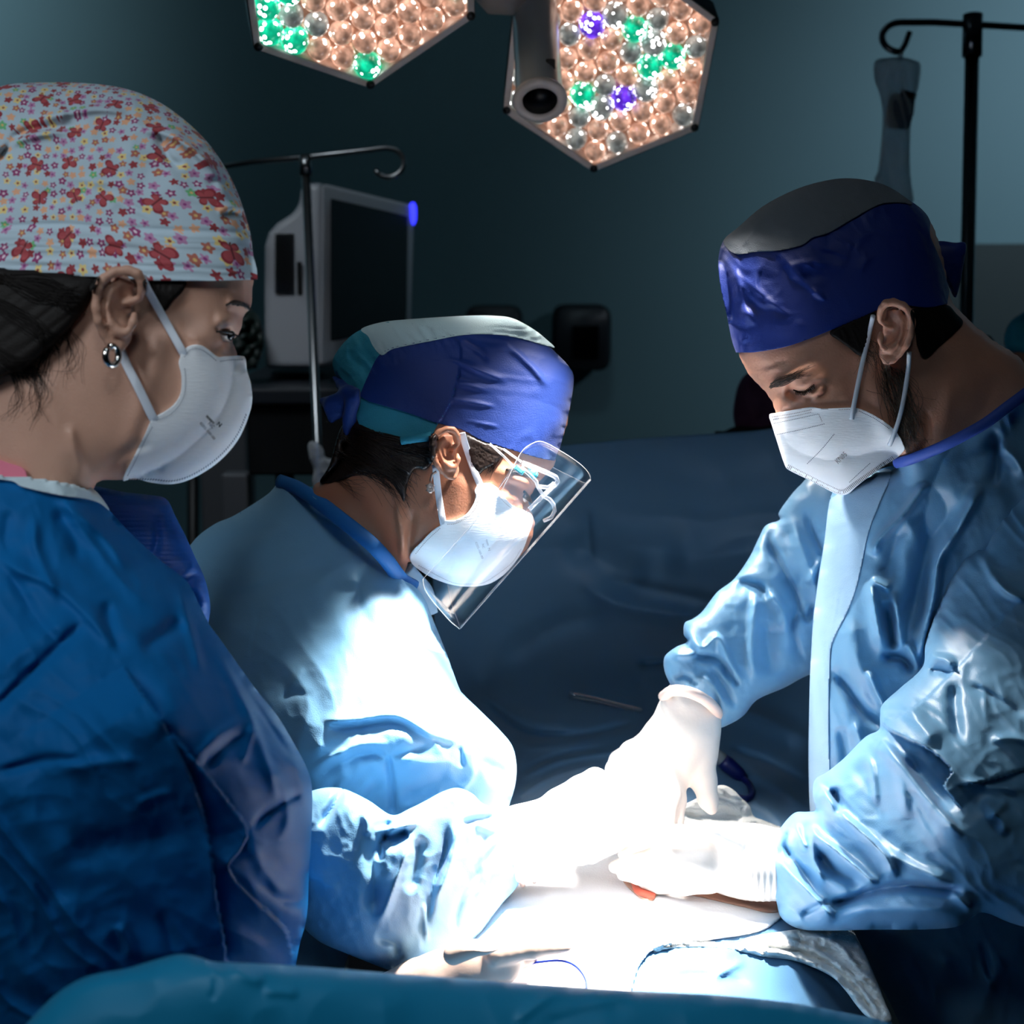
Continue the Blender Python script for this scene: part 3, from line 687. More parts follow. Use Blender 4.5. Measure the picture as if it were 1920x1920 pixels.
def floral():
    m = bpy.data.materials.new('butterfly_print_cotton'); m.use_nodes = True; t = m.node_tree; b = t.nodes['Principled BSDF']; g = G(t)
    uv = g.n('ShaderNodeUVMap').outputs[0]
    def layer(scale, rnd, off):
        mp = g.n('ShaderNodeMapping'); mp.inputs['Scale'].default_value = (scale,)*3; mp.inputs['Location'].default_value = (off, off*.7, 0); t.links.new(uv, mp.inputs[0])
        v = g.n('ShaderNodeTexVoronoi', voronoi_dimensions='2D'); v.inputs['Scale'].default_value = 1; v.inputs['Randomness'].default_value = rnd; t.links.new(mp.outputs[0], v.inputs[0])
        d = g.n('ShaderNodeVectorMath', operation='SUBTRACT'); t.links.new(mp.outputs[0], d.inputs[0]); t.links.new(v.outputs['Position'], d.inputs[1])
        s = g.n('ShaderNodeSeparateXYZ'); t.links.new(d.outputs[0], s.inputs[0]); c = g.n('ShaderNodeSeparateColor'); t.links.new(v.outputs['Color'], c.inputs[0])
        x, y = s.outputs[0], s.outputs[1]
        return g.m('SQRT', g.m('ADD', g.m('MULTIPLY', x, x), g.m('MULTIPLY', y, y))), g.m('ARCTAN2', y, x), c.outputs
    ground = lin(188, 208, 220)
    r, a, c = layer(110, .6, 0)                     # small blossoms
    pet = g.m('MULTIPLY_ADD', g.m('COSINE', g.m('MULTIPLY_ADD', a, 5, g.m('MULTIPLY', c[1], 6.3))), .08, g.m('MULTIPLY_ADD', c[2], .13, .27))
    fl = g.m('LESS_THAN', r, pet); core = g.m('LESS_THAN', r, .12)
    ramp = g.n('ShaderNodeValToRGB'); ramp.color_ramp.interpolation = 'CONSTANT'; t.links.new(c[0], ramp.inputs[0])
    cols = [(0, lin(192, 138, 178)), (.24, lin(150, 58, 112)), (.42, lin(238, 178, 140)), (.56, lin(240, 214, 140)), (.70, lin(160, 56, 66)), (.84, lin(186, 108, 92)), (.95, lin(110, 190, 130))]
    e = ramp.color_ramp.elements; e[0].position = 0; e[0].color = cols[0][1]; e[1].position = cols[1][0]; e[1].color = cols[1][1]
    for p, q_ in cols[2:]: k = e.new(p); k.color = q_
    cc = g.n('ShaderNodeValToRGB'); cc.color_ramp.interpolation = 'CONSTANT'; t.links.new(c[0], cc.inputs[0])
    e = cc.color_ramp.elements; e[0].color = lin(150, 60, 130); e[1].position = .24; e[1].color = lin(236, 214, 226)
    for p, q_ in [(.42, lin(238, 178, 140)), (.56, lin(150, 60, 60)), (.84, lin(230, 190, 120))]: k = e.new(p); k.color = q_
    base = g.mix(fl, ground, g.mix(core, ramp.outputs[0], cc.outputs[0]))
    r, a, c = layer(27, .5, 3.3)                     # butterflies
    th = g.m('ADD', a, g.m('MULTIPLY', c[0], 6.3))
    lob = g.m('POWER', g.m('ABSOLUTE', g.m('SINE', g.m('MULTIPLY', th, 2))), .55)
    size = g.m('MULTIPLY_ADD', g.m('SINE', th), .06, .235)
    wing = g.m('LESS_THAN', r, g.m('MULTIPLY', lob, size)); rimw = g.m('GREATER_THAN', r, g.m('MULTIPLY', lob, g.m('MULTIPLY', size, .8)))
    body = g.m('MULTIPLY', g.m('LESS_THAN', g.m('ABSOLUTE', g.m('MULTIPLY', r, g.m('COSINE', th))), .018), g.m('LESS_THAN', r, .15))
    clear = g.m('LESS_THAN', r, .0)
    col = g.mix(wing, base, g.mix(rimw, lin(182, 76, 82), lin(150, 44, 56))); col = g.mix(body, col, lin(110, 36, 44))
    t.links.new(col, b.inputs['Base Color']); b.inputs['Roughness'].default_value = .8; b.inputs['Sheen Weight'].default_value = .15
    return m
M_floral = floral()

# ------------------------------------------------------------------ people: shared builders
def ear(vol, px, py, z, s, rot, flip=1):
    """outer ear about (px,py), s = scale against the left woman's ear, leaning rot degrees clockwise"""
    a = R(rot); ca, sa = math.cos(a), math.sin(a)
    def T(x, y, dz, r):
        x = (x-222)*flip; y = y-578; return (px+s*(x*ca-y*sa), py+s*(x*sa+y*ca), z+dz, r*s)
    rt = rot if flip == 1 else rot
    e = lambda x, y, dz, rx, ry, rz, ro, k, op: vol.ell(*T(x, y, dz, 0)[:3], rx*s, ry*s, rz, rot+ro*flip, k, op)
    e(217, 570, .006, 34, 62, .010, 8, .004, 'add')
    e(225, 628, .006, 22, 26, .008, 0, .006, 'add')
    hel = [(262, 560, .002, 5), (266, 545, -.002, 8), (266, 530, -.005, 9), (258, 514, -.008, 10), (240, 507, -.009, 10), (215, 510, -.010, 10), (194, 524, -.012, 10), (184, 546, -.012, 10), (181, 576, -.011, 10), (185, 602, -.009, 9.5), (195, 626, -.004, 9), (208, 645, -.001, 10), (222, 652, .001, 10), (232, 645, .003, 8)]
    vol.tube([T(*h) for h in hel], .002, 'add', 1.0)
    vol.tube([T(*h) for h in [(247, 533, .001, 7), (225, 530, -.002, 9), (206, 545, -.005, 11), (200, 575, -.006, 12), (205, 605, -.005, 11), (220, 621, -.004, 9), (235, 626, -.004, 8)]], .003)
    vol.tube([T(*h) for h in [(214, 524, -.011, 4), (199, 540, -.011, 4.5), (193, 568, -.010, 4.5), (196, 600, -.008, 4), (206, 622, -.006, 3)]], .002, 'sub')
    e(230, 573, -.007, 21, 29, .0125, 18, .003, 'sub')
    e(238, 592, -.004, 11, 12, .014, 0, .003, 'sub')
    e(243, 533, -.008, 9, 9, .008, 0, .003, 'sub')
    vol.tube([T(215, 572, .003, 5), T(245, 566, .001, 6), T(262, 560, .002, 6)], .003)
    vol.tube([T(252, 590, -.001, 7), T(250, 604, -.003, 8), T(243, 620, -.003, 6)], .003)
    return T

def ribbon(mb, pts, w, t=.0007, mi=0):
    P = spl(np.asarray(pts, float), 6); mb.tube(W(P[:, 0], P[:, 1], P[:, 2]), w/2, 10, mi, flat=(-FW, 2*t/w)); return mb

def stitches(mb, line, zf, mi, pitch=5.0, ln=3.0, wd=1.5, lift=.0008, slant=0, jump=None):
    """short embossed dashes along a pixel line, lying on the surface zf"""
    L = spl(line, 10); d = np.r_[0, np.cumsum(np.hypot(*np.diff(L, axis=0).T))]; s = np.arange(pitch/2, d[-1], pitch)
    X = np.interp(s, d, L[:, 0]); Y = np.interp(s, d, L[:, 1]); X2 = np.interp(s+.5, d, L[:, 0]); Y2 = np.interp(s+.5, d, L[:, 1])
    an = np.arctan2(Y2-Y, X2-X+1e-9)+R(slant)
    for x, y, a in zip(X, Y, an):
        c, n = np.array([math.cos(a), math.sin(a)])*ln/2, np.array([-math.sin(a), math.cos(a)])*wd/2
        q_ = [np.array([x, y])+u for u in (-c-n, c-n, c+n, -c+n)]; z = zf(np.array([p[0] for p in q_]), np.array([p[1] for p in q_]))
        mb.add(np.vstack([W(p[0], p[1], zz-lift) for p, zz in zip(q_, z)]), [(0, 3, 2, 1)], mi)
    return mb

def letters(mb, text, cx, cy, h, ang, zf, mi=0, lift=.0009, sx=1.0, bold=0):
    cu = bpy.data.curves.new('t', 'FONT'); cu.body = text; cu.align_x = 'CENTER'; cu.align_y = 'CENTER'; cu.size = 1; cu.offset = bold; cu.resolution_u = 2
    o = bpy.data.objects.new('t', cu); S.collection.objects.link(o); bpy.context.view_layer.update()
    me = bpy.data.meshes.new_from_object(o.evaluated_get(bpy.context.evaluated_depsgraph_get()))
    v = np.array([x.co[:] for x in me.vertices]); f = [tuple(p.vertices) for p in me.polygons]
    bpy.data.objects.remove(o); bpy.data.curves.remove(cu); bpy.data.meshes.remove(me)
    a = R(ang); x = v[:, 0]*h*sx; y = -v[:, 1]*h; X = cx+x*math.cos(a)-y*math.sin(a); Y = cy+x*math.sin(a)+y*math.cos(a)
    mb.add(W(X, Y, zf(X, Y)-lift), f, mi); return mb

def strands(mb, rows, zf, n, r, seed, jit=6, lift=.001, curl=0):
    """loose hairs following guide lines given in pixels"""
    rs = np.random.RandomState(seed)
    for k in range(n):
        g_ = np.asarray(rows[rs.randint(len(rows))], float); L = spl(g_+rs.normal(0, jit, g_.shape)*np.linspace(.4, 1.3, len(g_))[:, None], 6)
        w = np.linspace(0, 1, len(L)); L = L+np.c_[np.sin(w*7+k), np.cos(w*6+k*2)]*curl*w[:, None]
        z = zf(L[:, 0], L[:, 1]); z = np.where(np.isfinite(z), z, np.nanmean(z)); mb.tube(W(L[:, 0], L[:, 1], z-lift-.0015*rs.rand()), r*np.linspace(1, .45, len(L)), 4)
    return mb

# ================================================================== the woman at left
D1 = 1.15
pL = root('person', (W(60, 1000, 1.12)[0], W(60, 1000, 1.12)[1], 0), 'woman at left in a butterfly-print cap, white mask and dark blue gown, looking down', 'person', 'people round the operating table')
headL = [(474, 480), (475, 530), (471, 560), (468, 578), (457, 584), (453, 600), (450, 615), (441, 630), (431, 638), (436, 652), (443, 668), (446, 700), (440, 760), (410, 820), (350, 868), (280, 893), (230, 897), (190, 899), (172, 916), (120, 1010), (0, 1080), (-150, 1080), (-190, 900), (-170, 700), (-150, 500), (-120, 330), (-20, 210), (100, 175), (250, 195), (370, 270), (440, 370)]
v = Vol((-210, 150, 520, 1120), 1.035, 1.27, .0017)
jaw = relief(crease([(320, 590), (285, 700), (250, 800), (225, 880)], 26, .004), crease([(130, 790), (140, 840), (158, 900)], 10, .0035),
             crease([(60, 700), (110, 800), (150, 880)], 30, .004), crease([(290, 830), (235, 850), (190, 895)], 12, -.003), crease([(420, 566), (445, 570), (470, 580)], 16, .004),
             crease([(400, 600), (425, 602), (450, 604)], 13, .006), crease([(398, 616), (425, 621), (450, 617)], 4, -.004), crease([(408, 632), (420, 648), (416, 668)], 8, .005),
             crease([(350, 640), (390, 630), (420, 640)], 34, .004), crease([(330, 560), (360, 600), (350, 630)], 30, -.003))
v.pillow(Field(headL, 5), D1, .076, rel=jaw)
v.ell(424, 628, D1-.036, 17, 13, .010, 20, .002, 'sub')
zLo = v.snap().zfun(9)
TL = ear(v, 222, 578, 1.064, 1, 0)
zL = v.zfun(D1-.04)
bd = v.mesh(2).build('body', M_skinL, pL)
# eye, lashes, brow
m = MB(); vv = Vol((390, 590, 450, 665), D1-.07, D1, .001); vv.ell(423, 630, D1-.029, 14, 11, .012, 0, .001); vv.mesh(2).build('eye', M_eye, pL)
MB().lathe([(.0005, 0), (.0035, .0002), (.0036, .001), (.0005, .002)], W(432, 629, D1-.040).ravel(), (.75, -.6, -.15), 14).build('iris', M_iris, pL)
m = MB()
for k in range(12):
    x = 412+k*2.7; y = 622+abs(k-5)*.3+.25*k; m.tube(W(np.array([x, x+4, x+9+k*.4]), np.array([y, y+4, y+6]), D1-.047+.0006*k), [.0004, .0003, .0001], 4)
m.tube(W(np.array([405, 418, 432, 445]), np.array([622, 621, 624, 630]), np.array([D1-.050, D1-.049, D1-.045, D1-.036])), .0009, 5)
m.build('eyelashes', M_iris, pL)
m = MB(); strands(m, [[(424, 572), (440, 566), (456, 570)], [(436, 570), (452, 570), (468, 577)], [(446, 572), (458, 573), (469, 580)]], zL, 46, .0004, 2, 1.8, .0003); m.build('eyebrow', M_brow, pL)
# hair
hairP = [(-205, 470), (0, 500), (100, 508), (178, 516), (186, 524), (176, 545), (168, 562), (160, 580), (140, 605), (120, 630), (85, 660), (50, 690), (10, 705), (-60, 735), (-185, 745), (-215, 600)]
hz = lambda X, Y: zL(X, Y)-.0015
hp = pillow_mb(hairP, hz, .014, .002, st=4, rel=lambda X, Y: .0004*ridged(X, Y, -38, 7, 220, 1))
hr = clean(hp.build('hair', M_hair, pL))
sb = pillow_mb([(272, 524), (345, 526), (342, 545), (326, 560), (310, 582), (300, 590), (285, 572), (275, 550)], hz, .003, .002, st=3, rel=lambda X, Y: .0006*ridged(X, Y, 80, 3, 60, 1)); sb.build('sideburn', M_hair, hr)
m = MB(); strands(m, [[(100, 640), (80, 680), (75, 740)], [(60, 690), (70, 730), (60, 780)], [(120, 610), (135, 660), (125, 700)], [(20, 690), (35, 740), (20, 780)]], zL, 46, .00022, 5, 10, .0015, 7); m.build('neck_hair', M_hair, hr); m = MB()
strands(m, [[(-60, 540), (60, 610), (100, 650)], [(0, 520), (80, 550), (130, 575)], [(-60, 620), (20, 680), (60, 700)], [(20, 520), (90, 540), (140, 560)]], lambda X, Y: hp.z(X, Y), 160, .0004, 6, 10, .0003); m.build('loose_hair', M_hair, hr)
# cap
capshape = [(-170, 300), (-80, 195), (0, 162), (60, 155), (150, 155), (230, 165), (290, 187), (340, 220), (385, 262), (420, 310), (445, 360), (462, 410), (470, 440), (475, 480), (483, 505), (484, 540), (480, 640), (440, 760), (200, 800), (-150, 760), (-200, 500)]
captrim = spl([(-170, 300), (-80, 195), (0, 162), (60, 155), (150, 155), (230, 165), (290, 187), (340, 220), (385, 262), (420, 310), (445, 360), (462, 410), (470, 440), (475, 480)], 6).tolist()+[(482, 505), (483, 524), (440, 526), (400, 527), (340, 527), (280, 526), (230, 522), (180, 519), (100, 516), (40, 509), (0, 505), (-140, 492)]
def crel(X, Y):
    o = .0012*ridged(X, Y, 20, 26, 90, 3)*np.clip((430-Y)/80, 0, 1)+.0011*crumple(X, Y, 60, 4)*np.clip((425-Y)/60, 0, 1)
    seam = np.interp(X, [-150, 0, 120, 200, 330, 470], [432, 428, 424, 430, 436, 441])
    o = o+.0022/(1+np.exp(-(Y-seam)/1.6))-.0016*np.exp(-((Y-seam+4)/4)**2)
    o = o+.0008*ridged(X, Y, 3, 9, 160, 8)*np.clip((Y-430)/20, 0, 1)
    return o
cr2 = [crease(p, 10, .0068) for p in ([(-60, 300), (60, 255), (140, 245)], [(60, 225), (180, 205), (250, 215)], [(250, 240), (330, 260), (420, 330)], [(300, 230), (380, 300), (440, 390)], [(405, 395), (440, 390), (465, 400)])]
cr3 = [crease(p, 9, -.007) for p in ([(-20, 330), (40, 250), (160, 235)], [(385, 335), (420, 345), (450, 372)], [(412, 405), (440, 402), (464, 412)], [(290, 240), (320, 300), (350, 310)])]
cp = pillow_mb(Field(capshape, 5, 6), D1, .087, trim=captrim, rel=relief(crel, *cr2, *cr3), st=3.5, n=1, over=zLo, gap=.0022)
ccen = c3(180, 400, D1).ravel()
def cuv(v):
    c = np.stack([(v-CAM)@RT, (v-CAM)@UP, (v-CAM)@FW], -1)-ccen; th = np.arccos(np.clip(-c[:, 2]/np.linalg.norm(c, axis=1), -1, 1)); ph = np.arctan2(c[:, 1], c[:, 0])
    return np.stack([th*np.cos(ph), th*np.sin(ph)], -1)*.098
cpo = cp.build('cap', M_floral, pL, uv=cuv); cpo['label'] = 'pale blue cap printed with red butterflies and small flowers'
# mask
def mask_common(vz, shape, trim, D, T, mat_, person, rel, st, gap=.0035, label=None):
    mk = pillow_mb(Field(shape, 5, 6), D, T, trim=trim, rel=rel, st=st, n=6, over=vz, gap=gap, bk=.0015)
    return mk
mtrim = [(336, 675), (345, 656), (360, 647), (379, 648), (395, 659), (409, 669), (423, 668), (450, 667), (460, 671), (463, 694), (470, 718), (473, 748), (467, 778), (450, 819), (423, 854), (390, 881), (352, 901), (320, 908), (284, 905), (252, 897), (230, 900), (252, 854), (271, 816), (282, 791), (292, 781), (311, 770), (328, 756), (339, 735), (340, 705), (336, 686)]
mshape = [(200, 560), (440, 600), (452, 667), (461, 671), (463, 694), (470, 718), (473, 748), (467, 778), (450, 819), (423, 854), (390, 881), (352, 901), (320, 908), (284, 906), (230, 901), (120, 900), (60, 760)]
panel = spl([(412, 655), (408, 690), (404, 720), (398, 752), (384, 782), (375, 800)], 8)
def mrel(X, Y):
    _, d, t, sd = nearest(np.c_[X, Y], panel, False); e = np.clip((1-t)/.25, 0, 1)
    o = np.where(sd > 0, .006*np.exp(-d/70)*(1-np.exp(-d/7))*e, 0)*1.0-np.where(sd < 0, .004*np.exp(-d/22)*e, 0)
    wire = crease([(404, 714), (435, 707), (466, 698)], 9, .002, taper=.05)(X, Y)+crease([(405, 692), (435, 686), (463, 680)], 4, -.0015, taper=.05)(X, Y)
    disc = sum(.0008*np.exp(-((np.hypot(X-a, Y-b)-11)/2.2)**2) for a, b in ((358, 684), (300, 801)))
    return o+wire+disc+crease([(262, 890), (285, 875), (310, 880)], 9, -.003)(X, Y)
mk = pillow_mb(Field(mshape, 5, 6), D1, .078, trim=mtrim, rel=mrel, st=3, n=6, over=zLo, gap=.004, bk=.0015)
zM = mk.z
m = mk
stitches(m, [(345, 670), (358, 655), (376, 655), (392, 665), (405, 676)], zM, 1, 3.6, 2.2, 1.3)
stitches(m, [(346, 690), (348, 710), (346, 738), (336, 760), (318, 778), (294, 788)], zM, 1, 3.6, 2.2, 1.3)
stitches(m, [(286, 800), (272, 826), (255, 862), (238, 894)], zM, 1, 3.6, 2.2, 1.3)
stitches(m, [(240, 899), (285, 899), (320, 902), (352, 894), (388, 874), (420, 847), (446, 813), (462, 776)], zM, 1, 5, 4, 1.7, .001, -35)
stitches(m, [(412, 678), (430, 675), (456, 674)], zM, 1, 4, 2.4, 1.6)
mo = clean(mk.build('mask', [M_mask, M_seam], pL))
m = MB(); letters(m, 'nnnm', 394.5, 786.5, 8, 46, zM, 0, .0009, 1.1, .05); letters(m, 'N', 411, 796, 11, 40, zM, bold=.03); letters(m, 'NC', 396, 797.5, 9, 44, zM); letters(m, '0202-100-00', 389, 808, 7, 49, zM, sx=1.15); m.build('print', M_print, mo, smooth=False)
m = MB(); ribbon(m, [(266, 516, 1.062), (275, 540, 1.066), (310, 602, float(zL(310, 602))-.004), (338, 652, float(zL(338, 652))-.004), (350, 674, float(zM(350, 674))+.002)], .0062); m.build('strap', M_strap, mo)
m = MB(); ribbon(m, [(222, 640, 1.078), (234, 676, float(zL(234, 676))-.004), (262, 732, float(zL(262, 732))-.004), (284, 778, float(zL(284, 778))-.004), (294, 794, float(zM(294, 794))+.002)], .0068); m.build('strap', M_strap, mo)
# earring
m = MB(); L = [W(210+12*math.cos(t), 667+18*math.sin(t), 1.056+.006*math.cos(t)).ravel() for t in np.linspace(-1.9, 3.9, 30)]
m.tube(L, .0024, 10); m.build('earring', M_silver, pL)
# scrub and gown
pillow_mb([(-120, 830), (-40, 850), (10, 866), (50, 888), (30, 960), (-120, 960)], D1, .085, st=5, over=zLo, gap=.004).build('scrub_collar', M_scrub, pL)
DL = [(-200, 1000, 1.12), (200, 950, 1.14), (380, 1140, 1.13), (-200, 1500, 1.02), (300, 1350, 1.04), (580, 1480, 1.16), (-200, 1900, 1.08), (350, 1800, 1.12), (560, 1780, 1.2), (-200, 2400, 1.05), (500, 2400, 1.2)]
goutL = [(-300, 900), (-60, 894), (0, 896), (60, 900), (130, 912), (172, 930), (205, 957), (245, 1000), (300, 1050), (350, 1090), (372, 1130), (392, 1170), (410, 1195), (440, 1237), (480, 1292), (520, 1342), (550, 1392), (575, 1440), (585, 1480), (584, 1560), (579, 1640), (577, 1700), (572, 1735), (562, 1770), (555, 1808), (549, 1850), (545, 2000), (520, 2350), (-300, 2350)]
flap = spl([(233, 1250), (262, 1295), (300, 1350), (335, 1412), (362, 1470), (380, 1525), (390, 1570), (398, 1625), (406, 1685), (420, 1765), (430, 1830)], 8)
flap2 = spl([(320, 1372), (348, 1405), (400, 1468), (440, 1520), (464, 1557), (450, 1595), (428, 1622), (445, 1655), (485, 1695), (533, 1742), (553, 1812)], 8)
def step(line, amp, far, near=4, t0=.12, t1=.1, sign=1):
    def f(X, Y):
        _, d, t, sd = nearest(np.c_[X, Y], line, False); e = np.clip(t/t0, 0, 1)*np.clip((1-t)/t1, 0, 1) if t0 else 1
        return np.where(sd*sign > 0, amp*np.exp(-d/far), -.25*amp*np.exp(-d/(near*4)))*e
    return f
gL = relief(step(flap, .045, 130), step(flap2, .024, 45, t0=.2),
    scaled(.55, crease([(0, 1053), (33, 1100), (67, 1160), (100, 1197), (130, 1225)], 16, -.012), crease([(-20, 1030), (30, 1066), (100, 1098), (150, 1140), (200, 1195), (236, 1255)], 22, .012, 12),
    crease([(-20, 1335), (0, 1317), (50, 1267), (100, 1220), (160, 1162)], 9, -.012, 18, .15), crease([(-20, 1280), (40, 1225), (100, 1180), (150, 1150)], 22, .01),
    crease([(197, 1120), (207, 1177), (230, 1235)], 18, -.014), crease([(110, 933), (160, 977), (205, 1018), (240, 1080)], 22, .014, 12), crease([(100, 950), (135, 1000), (150, 1060)], 20, -.009),
    crease([(63, 965), (67, 1027), (93, 1090), (110, 1140)], 14, .01), crease([(20, 950), (10, 1010), (20, 1050)], 16, -.006), crease([(262, 1222), (317, 1183), (348, 1158)], 20, -.018),
    crease([(330, 1090), (342, 1120), (352, 1160), (366, 1215), (384, 1275)], 10, .014, 16), crease([(395, 1190), (419, 1240), (447, 1293), (470, 1343), (500, 1427), (517, 1487), (525, 1540)], 9, .016, 16),
    crease([(360, 1430), (417, 1373), (470, 1347)], 14, .012, 26), crease([(370, 1445), (420, 1400), (462, 1372)], 14, -.012), crease([(475, 1350), (468, 1390), (452, 1440)], 10, .008),
    crease([(-20, 1452), (67, 1428), (100, 1423), (170, 1426)], 10, -.01, 14), crease([(100, 1440), (190, 1430), (270, 1425)], 16, .007), crease([(250, 1510), (300, 1490), (330, 1488)], 12, .006),
    crease([(500, 1420), (530, 1480), (540, 1540), (520, 1580)], 12, .012), crease([(540, 1400), (560, 1450), (570, 1520)], 12, .01), crease([(470, 1560), (500, 1525), (540, 1500), (582, 1480)], 9, -.012),
    crease([(480, 1640), (520, 1680), (560, 1690), (580, 1665)], 16, -.014), crease([(470, 1570), (490, 1620), (520, 1670), (535, 1700)], 18, .012), crease([(580, 1665), (566, 1710), (555, 1800)], 10, .008), crease([(410, 1215), (460, 1290), (520, 1380), (560, 1440)], 7, -.008),
    crease([(110, 1600), (250, 1580), (360, 1560)], 40, -.012), crease([(90, 1680), (180, 1760), (230, 1780)], 40, .012), crease([(220, 1730), (240, 1770), (245, 1800)], 10, .012), crease([(300, 1700), (320, 1770), (330, 1820)], 14, -.008)),
    lambda X, Y: .0025*ridged(X, Y, 48, 40, 240, 4)+.003*crumple(X, Y, 120, 2)+.0016*crumple(X, Y, 52, 7))
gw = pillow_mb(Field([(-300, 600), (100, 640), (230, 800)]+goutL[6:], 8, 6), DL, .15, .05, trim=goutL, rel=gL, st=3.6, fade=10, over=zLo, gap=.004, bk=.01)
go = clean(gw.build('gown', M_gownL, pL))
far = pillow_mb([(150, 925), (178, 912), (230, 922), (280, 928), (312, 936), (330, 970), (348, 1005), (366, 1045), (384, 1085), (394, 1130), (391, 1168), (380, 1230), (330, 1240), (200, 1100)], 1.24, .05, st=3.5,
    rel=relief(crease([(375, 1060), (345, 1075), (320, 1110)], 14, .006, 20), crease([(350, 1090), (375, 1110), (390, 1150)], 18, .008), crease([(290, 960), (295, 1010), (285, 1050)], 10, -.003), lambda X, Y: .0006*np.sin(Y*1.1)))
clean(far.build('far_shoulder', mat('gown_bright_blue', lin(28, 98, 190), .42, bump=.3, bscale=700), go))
col = pillow_mb(Field([(-260, 880), (0, 888), (120, 900), (180, 915), (206, 958), (240, 1040), (100, 1200), (-260, 1200)], 6), 1.14, .1, trim=[(-200, 886), (-60, 888), (0, 888), (40, 887), (90, 894), (135, 900), (168, 912), (190, 932), (206, 958), (188, 944), (160, 935), (120, 930), (80, 922), (40, 912), (0, 899), (-200, 899)], st=3, n=4, over=lambda X, Y: gw.z(X, Y), gap=.004, bk=.003,
    rel=lambda X, Y: .0012*crumple(X, Y, 26, 3))
clean(col.build('collar', M_rib, go))
# gloved hand resting on the field behind the front drape
hv = Vol((600, 1680, 1100, 1900), 1.12, 1.36, .002)
hv.tube([(720, 1890, 1.26, 60), (790, 1860, 1.255, 58), (830, 1842, 1.245, 54)], .01)
hv.tube([(830, 1842, 1.245, 54), (880, 1818, 1.240, 50), (940, 1806, 1.240, 40)], .012, zs=.8)
for k, (a, b, c, r_) in enumerate([((930, 1790, 1.225), (1000, 1780, 1.230), (1064, 1778, 1.235), 15), ((925, 1805, 1.240), (985, 1792, 1.250), (1040, 1784, 1.255), 15), ((915, 1820, 1.260), (960, 1815, 1.265), (1000, 1803, 1.270), 14), ((900, 1835, 1.270), (940, 1838, 1.275), (965, 1832, 1.280), 12)]):
    hv.tube([(*a, r_*1.5), (*b, r_*1.1), (*c, r_*.55)], .005)
hv.tube([(850, 1790, 1.210, 20), (910, 1772, 1.200, 15), (950, 1768, 1.200, 9)], .006)
hv.mesh(2).build('glove', M_glovetan, pL)

# ================================================================== the woman in the middle
D2 = 1.48
pM = root('person', (W(560, 1300, 1.5)[0], W(560, 1300, 1.5)[1], 0), 'woman bent over the table in a blue cap, face shield and pale blue gown', 'person', 'people round the operating table')
headM = [(1036, 845), (1040, 866), (1030, 882), (1010, 900), (1000, 915), (996, 925), (988, 940), (992, 955), (1000, 985), (985, 1030), (940, 1070), (870, 1090), (800, 1070), (768, 1050), (753, 1082), (728, 1068), (650, 1003), (585, 950), (586, 918), (606, 898), (640, 860), (650, 780), (660, 700), (720, 630), (830, 606), (940, 610), (1020, 660), (1062, 730), (1060, 800)]
v = Vol((540, 585, 1090, 1170), 1.36, 1.60, .0019)
v.pillow(Field(headM, 5), D2, .074, rel=relief(crease([(740, 930), (752, 1000), (755, 1070)], 10, .005, 6), crease([(775, 950), (768, 1010), (765, 1060)], 8, -.005), crease([(870, 880), (850, 950), (820, 1000)], 26, .004), crease([(920, 880), (960, 893), (1000, 915)], 18, .004),
    crease([(950, 905), (972, 912), (990, 930)], 7, -.004), crease([(930, 935), (960, 935), (975, 945)], 16, .004), crease([(955, 900), (980, 905), (1000, 918)], 9, .004)))
zNo = v.snap().zfun(9)
TM = ear(v, 838, 850, 1.399, .62, -14)
zN = v.zfun(D2-.03)
v.mesh(2).build('body', M_skinM, pM)
vv = Vol((955, 900, 1005, 960), D2-.05, D2, .001); vv.ell(981, 932, D2-.022, 11, 11, .011, 0, .001); vv.mesh(2).build('eye', M_eye, pM)
m = MB()
for k in range(12):
    x = 966+k*2.2; y = 914+k*1.5; m.tube(W(np.array([x, x+6, x+10]), np.array([y, y+8, y+16]), D2-.036+.0008*k), [.0011, .0008, .0003], 4)
m.tube(W(np.array([964, 976, 986, 994]), np.array([913, 916, 925, 936]), D2-.034), .0014, 5)
m.build('eyelashes', M_iris, pM)
m = MB(); strands(m, [[(950, 880), (975, 882), (1000, 893)], [(960, 884), (985, 888), (1006, 900)]], zN, 34, .0005, 2, 2, .0003); m.build('eyebrow', M_brow, pM)
hairM = [(600, 905), (618, 870), (640, 800), (670, 790), (740, 815), (815, 812), (818, 850), (800, 880), (778, 880), (765, 905), (758, 940), (748, 925), (720, 890), (680, 885), (640, 900)]
hp = pillow_mb(hairM, lambda X, Y: zN(X, Y)-.0005, .005, .002, st=4, rel=lambda X, Y: .0006*ridged(X, Y, 28, 6, 160, 1)); hr = clean(hp.build('hair', M_hairB, pM))
sd = pillow_mb([(866, 812), (905, 828), (940, 838), (950, 845), (930, 868), (910, 880), (893, 890), (878, 850)], lambda X, Y: zN(X, Y)-.001, .004, .002, st=3, rel=lambda X, Y: .0006*ridged(X, Y, 25, 3, 60, 1)); sd.build('sideburn', M_hairB, hr)
m = MB(); strands(m, [[(690, 860), (735, 900), (760, 960)], [(700, 850), (745, 880), (768, 930)], [(660, 870), (700, 890), (740, 930)], [(620, 880), (640, 895), (680, 915)], [(720, 850), (760, 870), (775, 905)]], zN, 60, .00028, 5, 9, .0015, 4); m.build('neck_hair', M_hairB, hr); m = MB()
strands(m, [[(640, 820), (700, 850), (760, 900)], [(670, 810), (740, 835), (800, 850)], [(630, 850), (680, 870), (740, 900)]], lambda X, Y: hp.z(X, Y), 120, .0005, 6, 9, .0002); m.build('loose_hair', M_hairB, hr); m = MB()
